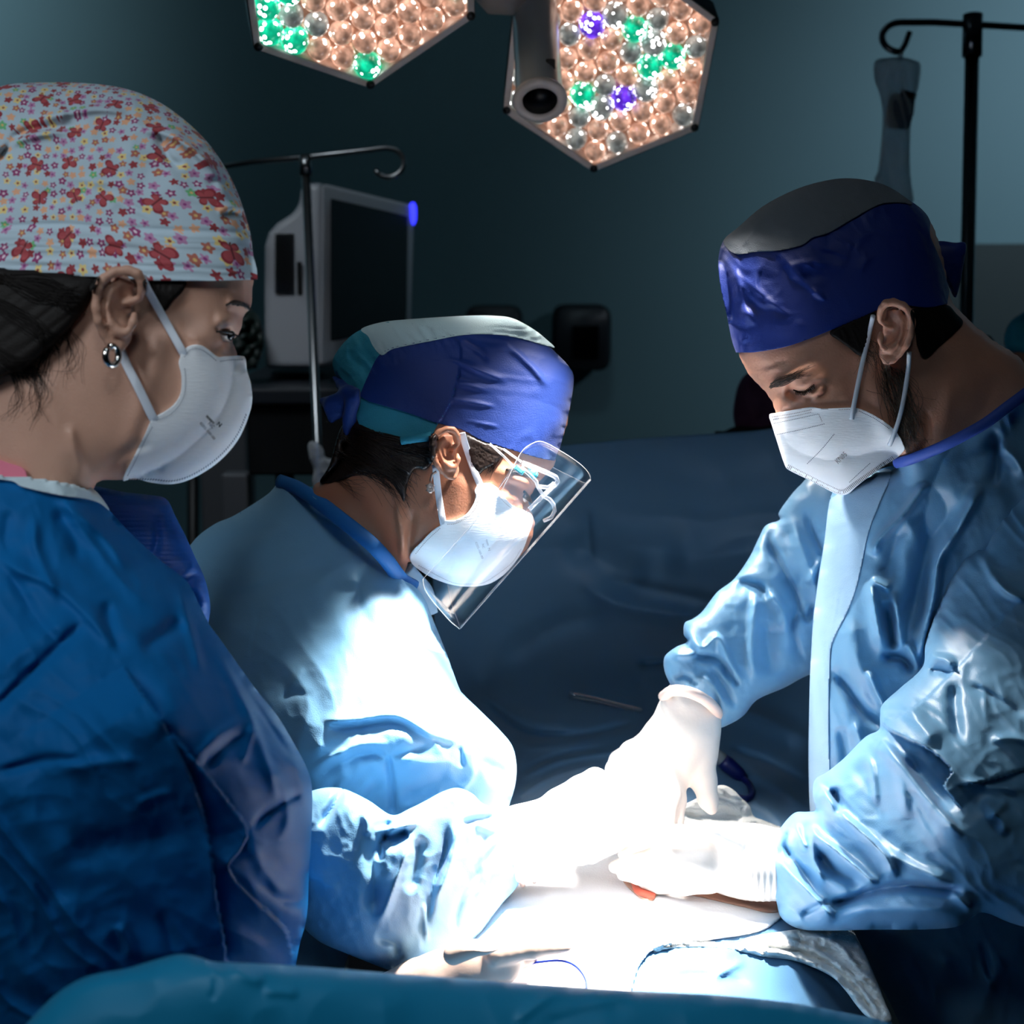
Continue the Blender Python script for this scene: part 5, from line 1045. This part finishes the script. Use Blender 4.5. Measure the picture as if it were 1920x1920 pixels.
m = MB(); P_ = spl([(1637, 592, 1.350), (1630, 625, float(zR(1630, 625))-.004), (1615, 690, float(zR(1615, 690))-.005), (1600, 765, float(zR(1600, 765))-.006), (1597, 786, float(zK(1597, 786))-.002)], 6); m.tube(W(*P_.T), .0022, 10); m.build('strap', M_strap, mo)
m = MB(); P_ = spl([(1705, 660, 1.352), (1702, 700, float(zR(1702, 700))-.004), (1690, 770, float(zR(1690, 770))-.005), (1674, 820, float(zR(1674, 820))-.006), (1668, 834, float(zK(1668, 834))-.002)], 6); m.tube(W(*P_.T), .0022, 10); m.build('strap', M_strap, mo)
# gown: far arm, trunk, near arm
farm = [(1530, 890), (1500, 910), (1478, 935), (1460, 962), (1462, 975), (1436, 985), (1422, 1010), (1405, 1045), (1376, 1086), (1345, 1110), (1318, 1145), (1300, 1160), (1284, 1168), (1282, 1190), (1290, 1203), (1266, 1214), (1246, 1232), (1246, 1258), (1256, 1282), (1262, 1296), (1290, 1298), (1320, 1312), (1342, 1336), (1346, 1364), (1372, 1356), (1396, 1340), (1420, 1312), (1470, 1290), (1530, 1262), (1640, 1250), (1700, 1000), (1620, 900)]
fa = relief(crease([(1464, 977), (1444, 1012), (1472, 1075), (1497, 1133), (1484, 1185), (1512, 1247)], 9, -.014, 14), crease([(1424, 1097), (1461, 1133), (1475, 1170), (1492, 1226)], 9, .012, 14), crease([(1375, 1092), (1417, 1098), (1446, 1125)], 10, -.012, 16), crease([(1420, 1090), (1415, 1140), (1410, 1221), (1418, 1290)], 16, .012, 10), crease([(1440, 1160), (1440, 1220), (1450, 1270)], 22, -.010),
    crease([(1284, 1172), (1315, 1214), (1347, 1196), (1373, 1250), (1400, 1285)], 8, .011, 14), crease([(1290, 1205), (1312, 1230), (1350, 1240), (1370, 1285)], 9, -.011), crease([(1256, 1225), (1290, 1228), (1320, 1218)], 9, .008), crease([(1312, 1262), (1340, 1290), (1362, 1330)], 8, .009), crease([(1330, 1250), (1360, 1290), (1380, 1330)], 8, -.009), crease([(1262, 1275), (1285, 1268), (1310, 1285)], 6, -.008), crease([(1290, 1290), (1300, 1275), (1320, 1272)], 5, .005), crease([(1355, 1240), (1372, 1268), (1386, 1290)], 6, -.01),
    crease([(1480, 960), (1500, 1020), (1530, 1100), (1545, 1160)], 12, .010, 18), crease([(1510, 950), (1530, 1010), (1555, 1060)], 10, -.008), crease([(1545, 1045), (1530, 1065), (1518, 1100)], 8, .008), crease([(1500, 1140), (1512, 1160), (1530, 1130)], 8, -.01), lambda X, Y: .0022*crumple(X, Y, 60, 2)+.0014*crumple(X, Y, 28, 7)+.0018*ridged(X, Y, 70, 8, 40, 3)*np.exp(-((X-1300)/60)**2-((Y-1285)/30)**2))
gw3 = pillow_mb(Field(farm, 6, 6), [(1260, 1270, 1.555), (1340, 1340, 1.56), (1400, 1150, 1.60), (1480, 1000, 1.63), (1600, 950, 1.6), (1600, 1200, 1.62)], .065, .055, rel=fa, st=3.2)
trunk = [(1690, 868), (1650, 880), (1600, 905), (1560, 925), (1545, 1020), (1535, 1080), (1528, 1140), (1520, 1240), (1517, 1340), (1516, 1440), (1520, 1530), (1530, 1620), (1560, 1700), (1600, 1760), (1640, 1830), (1690, 1930), (1730, 2100), (1760, 2350), (2300, 2350), (2300, 800), (2100, 720), (1960, 712), (1925, 738), (1850, 792), (1760, 842)]
tr = relief(crease([(1745, 905), (1727, 922), (1694, 966), (1650, 1012), (1637, 1045)], 7, .020, 12, .12), crease([(1762, 905), (1752, 960), (1735, 1040), (1715, 1130), (1700, 1200)], 34, -.022, 22), crease([(1845, 905), (1796, 995), (1762, 1046), (1752, 1112), (1735, 1185), (1719, 1250)], 8, .020, 16, .12), crease([(1690, 980), (1668, 1050), (1655, 1090)], 18, -.010),
    crease([(1632, 1085), (1643, 1148), (1656, 1222)], 8, .016, 14), crease([(1630, 1088), (1650, 1095), (1672, 1108)], 7, .012), crease([(1676, 1106), (1683, 1148), (1692, 1225)], 9, .016), crease([(1660, 1125), (1668, 1165), (1676, 1225)], 12, -.022), crease([(1648, 1232), (1690, 1235), (1715, 1262)], 12, -.018), crease([(1700, 1200), (1710, 1225), (1722, 1255)], 8, .012),
    crease([(1626, 1250), (1643, 1294), (1656, 1322), (1650, 1345)], 9, .014), crease([(1561, 1247), (1588, 1292), (1621, 1338), (1662, 1370)], 15, -.016, 12), crease([(1590, 1150), (1600, 1220), (1640, 1300)], 24, .008), crease([(1575, 1360), (1585, 1420), (1580, 1450)], 10, -.008), crease([(1600, 1350), (1615, 1400), (1600, 1440)], 10, .009), crease([(1870, 830), (1905, 860), (1925, 900)], 14, .01), crease([(1860, 800), (1868, 860), (1862, 920)], 10, -.010),
    crease([(1640, 1780), (1720, 1820), (1800, 1900)], 26, -.006), crease([(1840, 1760), (1850, 1800), (1860, 1840)], 8, -.006), crease([(1780, 1780), (1760, 1850), (1740, 1920)], 26, .008), crease([(1880, 1790), (1850, 1860), (1830, 1930)], 22, .008), lambda X, Y: .002*crumple(X, Y, 110, 2)+.0012*crumple(X, Y, 40, 7)+.0015*ridged(X, Y, 75, 30, 200, 3))
DT = [(1690, 880, 1.47), (1540, 1100, 1.53), (1520, 1500, 1.53), (1800, 1000, 1.5), (2200, 900, 1.5), (1800, 1500, 1.56), (2200, 1500, 1.52), (1700, 1900, 1.62), (2200, 2300, 1.6), (1800, 2300, 1.66)]
Ftk = Field([(1690, 868), (1640, 890)]+trunk[2:-4]+[(2100, 560), (1960, 480), (1780, 560), (1700, 700)], 8, 6)
pillow_mb(Ftk, DT, .15, .10, trim=trunk, rel=tr, st=3.4, mb=gw3, over=zRo, gap=.004, bk=.01); zTk = gw3.z
narm = [(1890, 870), (1869, 915), (1830, 1012), (1790, 1060), (1762, 1130), (1736, 1203), (1730, 1250), (1690, 1288), (1655, 1320), (1650, 1342), (1648, 1368), (1622, 1382), (1582, 1422), (1550, 1448), (1528, 1462), (1524, 1490), (1530, 1518), (1512, 1522), (1490, 1524), (1468, 1546), (1450, 1576), (1444, 1610), (1446, 1650), (1456, 1692), (1466, 1722), (1500, 1742), (1560, 1745), (1640, 1743), (1720, 1743), (1792, 1738), (1824, 1718), (1850, 1712), (1930, 1740), (2120, 1760), (2200, 1500), (2150, 1000), (2000, 850)]
na = relief(step(spl([(1655, 1330), (1655, 1358), (1690, 1380), (1736, 1402), (1772, 1428), (1783, 1448), (1770, 1474), (1790, 1500), (1805, 1516)], 8), .030, 90, t0=.05, t1=.15, sign=-1),
    crease([(1640, 1378), (1682, 1420), (1712, 1460), (1757, 1514), (1806, 1572)], 8, .018, 22, .15), crease([(1700, 1410), (1740, 1470), (1790, 1520)], 16, -.016), crease([(1528, 1468), (1545, 1486), (1585, 1533), (1637, 1580), (1668, 1618), (1680, 1655)], 8, .020, 20, .12), crease([(1560, 1475), (1570, 1500), (1576, 1530)], 10, -.020), crease([(1600, 1420), (1640, 1500), (1650, 1560)], 26, -.008), crease([(1660, 1400), (1690, 1470), (1700, 1540)], 14, .007), crease([(1620, 1410), (1635, 1440), (1645, 1520)], 8, .006),
    crease([(1515, 1545), (1535, 1570), (1567, 1594), (1610, 1630), (1648, 1664)], 8, .018, 16, .12), crease([(1530, 1590), (1560, 1630), (1620, 1660)], 16, -.016), crease([(1449, 1600), (1480, 1636), (1525, 1680), (1567, 1730)], 9, .016, 18, .15), crease([(1460, 1580), (1490, 1612), (1510, 1640), (1540, 1690)], 10, -.012), crease([(1490, 1540), (1500, 1570), (1515, 1600)], 8, .010), crease([(1520, 1560), (1528, 1610), (1545, 1660)], 8, .010), crease([(1480, 1550), (1475, 1590), (1490, 1610)], 8, -.008),
    crease([(1552, 1697), (1600, 1682), (1637, 1669), (1706, 1660), (1810, 1670)], 7, -.022, 14, .1), crease([(1560, 1720), (1640, 1706), (1740, 1708), (1812, 1716)], 20, .010), crease([(1500, 1718), (1530, 1700), (1560, 1692)], 6, -.008), crease([(1780, 1668), (1805, 1690), (1824, 1712)], 8, .010), crease([(1640, 1585), (1720, 1630), (1790, 1660)], 14, .012),
    crease([(1830, 1020), (1870, 1090), (1930, 1130)], 12, .008), crease([(1880, 930), (1850, 1000), (1840, 1060)], 14, -.012), crease([(1860, 1075), (1890, 1110), (1930, 1125)], 8, .008), crease([(1740, 1230), (1775, 1238), (1790, 1256)], 9, .016, 14), crease([(1740, 1262), (1760, 1256), (1785, 1262)], 8, -.010), crease([(1800, 1280), (1850, 1300), (1930, 1350)], 10, -.005), crease([(1700, 1300), (1720, 1350), (1760, 1400)], 24, .012), crease([(1790, 1270), (1790, 1330), (1800, 1400)], 16, -.010), crease([(1850, 1390), (1900, 1385), (1960, 1400)], 10, .006), crease([(1800, 1460), (1860, 1475), (1930, 1480)], 8, .008, 12),
    crease([(1840, 1500), (1880, 1540), (1880, 1570)], 14, .010), crease([(1850, 1540), (1870, 1520), (1890, 1500)], 10, .008), lambda X, Y: .0022*crumple(X, Y, 100, 2)+.0016*crumple(X, Y, 42, 7)+.0012*ridged(X, Y, 45, 20, 120, 3))
pillow_mb(Field(narm, 8, 6), [(1450, 1640, 1.41), (1600, 1600, 1.36), (1800, 1560, 1.27), (1800, 1720, 1.27), (1680, 1340, 1.36), (1850, 1000, 1.42), (2000, 1200, 1.36), (2150, 1600, 1.28)], .11, .05, rel=na, st=3.2, mb=gw3)
go = clean(gw3.build('gown', M_gownR, pR))
plk = [(1600, 908), (1566, 930), (1555, 945), (1542, 1046), (1527, 1141), (1520, 1239), (1517, 1340), (1516, 1440), (1520, 1530), (1534, 1530), (1554, 1500), (1555, 1440), (1554, 1340), (1556, 1240), (1562, 1200), (1588, 1148), (1608, 1093), (1628, 1000), (1648, 946), (1672, 884), (1640, 884)]
pb = pillow_mb(Ftk, DT, .152, trim=plk, st=3, n=4, over=lambda X, Y: zTk(X, Y), gap=.0015, bk=.004, rel=relief(crease([(1590, 950), (1570, 1060), (1552, 1160), (1540, 1260), (1536, 1400)], 5, -.003, 5, .05), lambda X, Y: .0008*ridged(X, Y, 100, 8, 160, 3)))
clean(pb.build('placket', M_placket, go))
m = MB(); P_ = spl([(1680, 868, 1.40), (1705, 862, 1.38), (1760, 840, 1.355), (1810, 815, 1.345), (1850, 792, 1.345), (1890, 762, 1.35), (1925, 736, 1.36), (1960, 708, 1.38)], 6); m.tube(W(*P_.T), .0052, 10, flat=(-FW, .7)); m.build('neck_binding', M_bind, go)
# gloved hands
hv = Vol((1110, 1270, 1370, 1640), 1.44, 1.64, .0019)
hv.tube([(1300, 1300, 1.565, 47), (1292, 1335, 1.56, 56), (1278, 1378, 1.55, 62)], .008, zs=.85)
hv.tube([(1285, 1375, 1.55, 56), (1250, 1420, 1.545, 62), (1215, 1442, 1.54, 52)], .014, zs=.6)
hv.tube([(1310, 1370, 1.555, 32), (1312, 1415, 1.55, 30)], .014, zs=.7)
hv.tube([(1190, 1420, 1.54, 34), (1162, 1446, 1.53, 26), (1172, 1490, 1.515, 22), (1195, 1520, 1.505, 15)], .006)
hv.tube([(1225, 1440, 1.53, 36), (1248, 1490, 1.52, 27), (1240, 1545, 1.505, 22), (1232, 1590, 1.495, 15)], .006)
hv.tube([(1255, 1440, 1.545, 32), (1262, 1500, 1.535, 24), (1262, 1560, 1.525, 19), (1256, 1600, 1.515, 13)], .005)
hv.tube([(1312, 1412, 1.55, 30), (1320, 1465, 1.54, 23), (1328, 1500, 1.53, 18), (1334, 1516, 1.525, 12)], .006)
hv.tube([(1215, 1400, 1.575, 30), (1165, 1430, 1.575, 22), (1150, 1460, 1.565, 15)], .008)
gl = hv.mesh(2).build('glove', M_glove, pR)
m = MB(); P_ = spl([(1244, 1306, 1.555), (1262, 1295, 1.525), (1292, 1298, 1.51), (1322, 1312, 1.515), (1343, 1332, 1.54), (1346, 1346, 1.56)], 6); m.tube(W(*P_.T), .0058, 10, flat=(UP, 1.0)); m.build('rolled_edge', M_glovecuff, gl)
hv = Vol((1110, 1500, 1500, 1730), 1.32, 1.52, .0019)
hv.tube([(1470, 1622, 1.41, 66), (1420, 1618, 1.415, 66), (1380, 1614, 1.42, 62)], .008)
hv.tube([(1390, 1614, 1.42, 62), (1330, 1608, 1.43, 56)], .014, zs=.6)
for a in (((1320, 1575, 1.42, 28), (1262, 1580, 1.425, 23), (1205, 1592, 1.435, 18), (1172, 1602, 1.44, 12)), ((1318, 1600, 1.41, 29), (1250, 1605, 1.41, 24), (1190, 1616, 1.42, 19), (1152, 1626, 1.43, 12)), ((1318, 1628, 1.405, 29), (1255, 1634, 1.405, 24), (1200, 1640, 1.41, 18), (1168, 1640, 1.42, 12)), ((1330, 1650, 1.41, 26), (1280, 1658, 1.41, 20), (1235, 1660, 1.415, 15), (1205, 1656, 1.42, 10)), ((1385, 1575, 1.40, 28), (1330, 1552, 1.395, 22), (1280, 1548, 1.40, 17), (1255, 1552, 1.405, 12))): hv.tube(list(a), .005)
b_ = hv.mesh(2); V_ = b_.v[-1]; dv = V_-CAM; d = dv@FW; X = 960+F*(dv@RT)/d; b_.v[-1] = V_-(.0011*np.sin(X*.55)*np.clip((X-1380)/40, 0, 1))[:, None]*FW
b_.build('glove', M_glove, pR)
# ------------------------------------------------------------------ drapes and the field
M_drape = mat('drape_blue', lin(80, 126, 164), .5, bump=.2, bscale=700, var=.05, vscale=6, sheen=.1, wrinkle=.08, wscale=6)
M_drape2 = mat('drape_teal_blue', lin(14, 146, 194), .5, bump=.2, bscale=700, var=.05, vscale=6, sheen=.1)
M_towel = mat('white_towel', lin(235, 236, 240), .85, bump=.6, bscale=500)
M_gauze = mat('gauze', lin(226, 228, 226), .9, bump=1.0, bscale=420)
M_red = mat('open_tissue', lin(232, 112, 88), .4)
M_bluecord = mat('blue_cord', lin(28, 62, 190), .35)
M_navy = mat('navy_plastic', lin(12, 24, 90), .35)
M_tube = glass('clear_tubing', (.95, .97, 1, 1), .2, .8, .1)
pz = lambda x, y, h: float(plane_z(x, y, h))
DD = rbf([(820, 860, 2.28), (1050, 835, 2.25), (1500, 805, 2.20), (1000, 1000, 2.20), (1450, 1000, 2.16), (1000, 1180, 2.12), (1450, 1180, 2.08), (900, 1280, 2.03), (1200, 1280, 2.03), (1450, 1290, 2.0),
          (900, 1400, pz(900, 1400, 0.957)), (1200, 1400, pz(1200, 1400, 0.962)), (1480, 1400, pz(1480, 1400, 0.922)), (900, 1500, pz(900, 1500, 0.942)), (1200, 1500, pz(1200, 1500, 0.952)), (1480, 1500, pz(1480, 1500, 0.922)),
          (1200, 1620, pz(1200, 1620, 0.947)), (1480, 1620, pz(1480, 1620, 0.922)), (900, 1620, pz(900, 1620, 0.937)), (800, 1750, pz(800, 1750, 0.932)), (1200, 1750, pz(1200, 1750, 0.942)), (1480, 1750, pz(1480, 1750, 0.927)), (1640, 1800, pz(1640, 1800, .89)),
          (800, 1860, pz(800, 1860, 0.922)), (1200, 1860, pz(1200, 1860, 0.937)), (1480, 1860, pz(1480, 1860, 0.902)), (1660, 1900, pz(1660, 1900, .84)), (700, 2060, pz(700, 2060, 0.912)), (1200, 2060, pz(1200, 2060, 0.922)), (1600, 2060, pz(1600, 2060, .86))])
out = [(1020, 838), (1200, 822), (1400, 809), (1540, 800), (1548, 900), (1545, 1200), (1540, 1400), (1545, 1500), (1560, 1650), (1590, 1740), (1612, 1790), (1640, 1850), (1676, 1930), (1690, 2060), (730, 2060), (770, 1820), (820, 1650), (840, 1450), (820, 1250), (810, 1000), (815, 853)]
dr = relief(crease([(900, 1310), (960, 1360), (1010, 1378), (1100, 1376), (1200, 1352)], 9, -.022, 16, .15), crease([(880, 1280), (930, 1320), (1000, 1350), (1100, 1358)], 20, .02), crease([(960, 1400), (1060, 1392), (1200, 1370)], 14, .015), crease([(960, 1470), (1040, 1430), (1130, 1412), (1230, 1405)], 9, .014), crease([(960, 1500), (1040, 1455), (1130, 1430)], 9, .010), crease([(970, 1450), (1050, 1415), (1150, 1400)], 7, -.010),
    crease([(1190, 1246), (1230, 1244), (1280, 1240)], 8, -.02), crease([(1120, 1080), (1200, 1100), (1300, 1120), (1400, 1150)], 12, .016, 30), crease([(1080, 1090), (1150, 1130), (1240, 1150), (1330, 1155)], 18, -.014), crease([(1050, 1010), (1150, 1060), (1220, 1090)], 40, .02), crease([(1240, 1060), (1330, 1045), (1450, 1030)], 36, -.02), crease([(930, 1240), (1050, 1170), (1150, 1150)], 30, .014), crease([(1100, 950), (1105, 1020), (1110, 1060)], 8, .006),
    crease([(1350, 1400), (1440, 1430), (1530, 1480)], 12, -.02), crease([(1380, 1435), (1450, 1470), (1520, 1520)], 16, .014), crease([(1400, 1500), (1440, 1520), (1480, 1560)], 10, .008), crease([(1350, 1310), (1440, 1350), (1540, 1400)], 20, .02, 40), crease([(1240, 1780), (1300, 1775), (1400, 1790)], 24, .006), crease([(1330, 1840), (1360, 1820), (1400, 1800)], 9, .006), crease([(1250, 1830), (1330, 1830), (1420, 1850)], 12, -.005),
    crease([(1480, 1760), (1540, 1830), (1590, 1900)], 30, -.006), lambda X, Y: (.004*crumple(X, Y, 190, 2)+.002*ridged(X, Y, 15, 60, 260, 4))*np.clip((1600-Y)/500, .1, 1))
pd = pillow_mb(out, DD, .0015, .0015, st=4, rel=dr, bk=.003); zd = pd.z
tag(clean(pd.build('surgical_drape', M_drape)), 'large blue drape hung as a screen behind and spread over the patient', 'drape')
# drape across the foreground
fo = [(40, 1930), (100, 1868), (150, 1836), (190, 1824), (240, 1815), (290, 1800), (335, 1789), (372, 1794), (402, 1803), (470, 1806), (560, 1811), (700, 1822), (820, 1831), (950, 1841), (1080, 1850), (1200, 1858), (1350, 1866), (1480, 1880), (1570, 1896), (1680, 1925), (1740, 2000), (1760, 2300), (-60, 2300), (-20, 2000)]
fr_ = relief(scaled(.45, crease([(372, 1800), (400, 1815), (410, 1828)], 10, .004), crease([(430, 1808), (460, 1830), (500, 1842)], 14, .006), crease([(490, 1860), (540, 1860), (560, 1872)], 12, .005), crease([(400, 1830), (405, 1850), (395, 1880)], 8, -.003), crease([(960, 1920), (1010, 1880), (1060, 1852)], 10, .005, 14), crease([(1080, 1890), (1150, 1870), (1250, 1862)], 16, .003), crease([(1000, 1930), (1100, 1900), (1200, 1890)], 18, -.004), crease([(100, 1870), (200, 1840), (330, 1830)], 20, .004), crease([(1300, 1890), (1400, 1885), (1500, 1900)], 16, .004)), lambda X, Y: .0025*crumple(X, Y, 150, 3))
fd = pillow_mb(Field(fo, 8, 6), [(50, 1900, .85), (400, 1800, .85), (900, 1840, .92), (1600, 1900, .98), (-50, 2300, .84), (800, 2300, .86), (1700, 2300, .92)], .045, .045, rel=fr_, st=4)
tag(clean(fd.build('table_drape', M_drape2)), 'teal blue drape along the bottom edge in the foreground', 'drape')
# white towel round the wound, patient skin and wound
tw = [(860, 1640), (900, 1580), (1000, 1545), (1150, 1535), (1290, 1545), (1400, 1570), (1470, 1610), (1490, 1680), (1440, 1740), (1340, 1762), (1240, 1775), (1200, 1810), (1180, 1870), (1150, 1910), (1000, 1900), (860, 1880), (810, 1790)]
tb = pillow_mb(tw, zd, .009, .001, st=4, rel=relief(crease([(1030, 1770), (1045, 1750), (1085, 1735)], 4, .006, 8), lambda X, Y: .0012*crumple(X, Y, 90, 3)), fade=8); zt2 = tb.z
tag(clean(tb.build('surgical_towel', M_towel)), 'glaring white towel lying over the drape round the wound under both pairs of hands', 'towel')
pP = root('person', (W(1300, 1700, 1.4)[0], W(1300, 1700, 1.4)[1], .6), 'patient under the drapes, only the red wound showing below the gloved hand', 'person', 'people round the operating table')
zz_ = lambda X, Y: np.minimum(zd(X, Y), zt2(X, Y))
sk = pillow_mb([(1172, 1640), (1300, 1635), (1450, 1650), (1484, 1690), (1450, 1712), (1390, 1700), (1300, 1680), (1240, 1676), (1222, 1690), (1192, 1678)], zz_, .003, .03, st=4); clean(sk.build('body', M_skinL, pP))
wd_ = pillow_mb([(1184, 1650), (1210, 1656), (1236, 1661), (1231, 1674), (1224, 1687), (1205, 1681), (1190, 1674)], sk.z, .004, .002, st=2.5, n=3); wd_.build('wound', M_red, pP)
# gauze
def gauze(P, label, T=.012, seed=1, D=None, rel=None):
    g_ = pillow_mb(P, D or zz_, T, .002, st=3, fade=5, rel=relief(lambda X, Y: .0035*ridged(X, Y, 25, 9, 40, seed)+.003*crumple(X, Y, 22, seed+3)+.0015*crumple(X, Y, 10, seed+1), *(rel or [])))
    return tag(clean(g_.build('gauze_sponge', M_gauze)), label, 'gauze', 'gauze sponges round the wound')
gauze([(1228, 1786), (1226, 1772), (1260, 1764), (1320, 1764), (1380, 1768), (1400, 1758), (1440, 1750), (1500, 1742), (1570, 1738), (1596, 1742), (1612, 1768), (1628, 1800), (1645, 1840), (1660, 1880), (1672, 1912), (1650, 1918), (1624, 1905), (1605, 1884), (1584, 1856), (1560, 1832), (1520, 1812), (1480, 1800), (1430, 1794), (1400, 1787), (1360, 1778), (1300, 1776), (1250, 1780)], 'long twisted white gauze strip trailing off the towel towards the lower right', .016, 2, rel=[crease([(1420, 1775), (1500, 1785), (1560, 1812), (1610, 1860), (1645, 1910)], 6, -.010, 6, .1), crease([(1480, 1760), (1560, 1790), (1620, 1850), (1660, 1905)], 5, -.007, 5, .1), crease([(1400, 1780), (1480, 1790), (1550, 1822), (1600, 1875)], 7, .006), crease([(1500, 1750), (1570, 1770), (1620, 1830)], 6, .006)])
gauze([(1335, 1478), (1355, 1472), (1374, 1480), (1392, 1498), (1406, 1512), (1413, 1530), (1432, 1538), (1452, 1546), (1468, 1556), (1440, 1580), (1360, 1585), (1290, 1580), (1250, 1560), (1262, 1520), (1300, 1500)], 'crumpled white gauze pad behind the gloved fingers pointing down', .022, 5)
# small things on the drape
def cord(name, pts, r, m, label, cat, mat2=None):
    P = spl(pts, 8); return tag(MB().tube(W(*P.T), r, 10).build(name, m), label, cat)
o = cord('cord', [(985, 1809, 1.255), (1010, 1804, 1.245), (1045, 1801, 1.235), (1070, 1806, 1.23), (1088, 1820, 1.222), (1099, 1840, 1.212), (1098, 1862, 1.20)], .0011, M_bluecord, 'thin blue looped cord curving over the white towel near the front drape', 'cord')
q_ = spl([(1072, 1302), (1110, 1310), (1160, 1322), (1204, 1332)], 6); P = W(q_[:, 0], q_[:, 1], zd(q_[:, 0], q_[:, 1])-.012)
r = root('suction_tube', P[0], 'clear plastic suction tip lying on the blue drape left of the glove cuff', 'tube')
MB().tube(P, np.linspace(.0045, .0028, len(P)), 12).build('shaft', M_tube, r); MB().tube(np.vstack([P[0]+(P[0]-P[3])*.15, P[0]]), .0062, 12).build('tip', M_tube, r)
zc = float(zd(1375, 1450))-.014
r = root('cautery_handle', W(1375, 1445, zc), 'dark blue cautery handle with its cord lying on the drape behind the hand', 'surgical handle')
MB().tube(W(np.array([1340, 1352, 1356]), np.array([1410, 1422, 1428]), zc), [.006, .008, .008], 12).build('tip', mat('grey_tip', lin(120, 130, 136), .4), r)
MB().tube(W(np.array([1354, 1362, 1385, 1396]), np.array([1425, 1432, 1452, 1462]), zc), [.0085, .010, .009, .006], 14).build('handle', M_navy, r)
P = spl([(1394, 1460), (1406, 1472), (1410, 1488), (1400, 1498), (1380, 1494), (1360, 1490), (1340, 1478)], 6); MB().tube(W(P[:, 0], P[:, 1], zd(P[:, 0], P[:, 1])-.008), .004, 8).build('cable', M_navy, r)
# ------------------------------------------------------------------ people at the back
M_purple = mat('cap_plum', lin(84, 42, 80), .7, bump=.4, bscale=300, wrinkle=.5, wscale=30); M_blk = mat('black_cloth', lin(12, 12, 15), .8)
pB = root('person', (W(1450, 900, 2.6)[0], W(1450, 900, 2.6)[1], 0), 'person in a plum cap behind the blue drape screen, mostly hidden', 'person', 'people at the back')
cs = [(1376, 790), (1378, 745), (1388, 714), (1406, 697), (1440, 688), (1480, 690), (1530, 720), (1545, 800), (1500, 840), (1400, 840)]
pillow_mb(cs, 2.6, .10, st=5, rel=lambda X, Y: .006*crumple(X, Y, 30, 3)).build('cap', M_purple, pB)
pillow_mb([(1395, 800), (1540, 790), (1530, 880), (1470, 920), (1400, 880)], 2.6, .08, st=6).build('body', M_skinM, pB)
pillow_mb([(1330, 860), (1360, 808), (1420, 796), (1560, 800), (1680, 900), (1700, 1300), (1300, 1300)], 2.58, .14, st=8).build('top', M_blk, pB)
pE = root('person', (W(1960, 700, 2.5)[0], W(1960, 700, 2.5)[1], 0), 'person in a teal cap and black top cut off by the right edge', 'person', 'people at the back')
pillow_mb([(1884, 648), (1884, 625), (1894, 604), (1912, 590), (1940, 578), (1990, 585), (2030, 640), (2020, 690), (1960, 680), (1900, 662)], 2.4, .10, st=4, rel=lambda X, Y: .004*crumple(X, Y, 30, 3)).build('cap', M_net, pE)
pillow_mb([(1900, 655), (2015, 660), (2010, 740), (1960, 770), (1910, 720)], 2.4, .08, st=6).build('body', M_skinM, pE)
pillow_mb([(1840, 690), (1880, 660), (1920, 668), (2000, 700), (2120, 760), (2200, 1400), (1840, 1400)], 2.42, .14, st=8).build('top', M_blk, pE)
M_pouch = glass('blue_pouch_film', lin(110, 150, 190), .3, .6, .35, True)
r = root('fluid_pouch', W(612, 915, 2.4), 'crinkled bluish clear pouch at the foot of the thin drip stand behind the neck', 'fluid pouch')
clean(pillow_mb([(578, 832), (592, 828), (606, 842), (612, 858), (645, 866), (650, 884), (640, 900), (618, 916), (594, 924), (586, 905), (588, 880), (580, 858)], 2.4, .015, st=3, rel=lambda X, Y: .005*crumple(X, Y, 22, 3)).build('pouch', M_pouch, r))
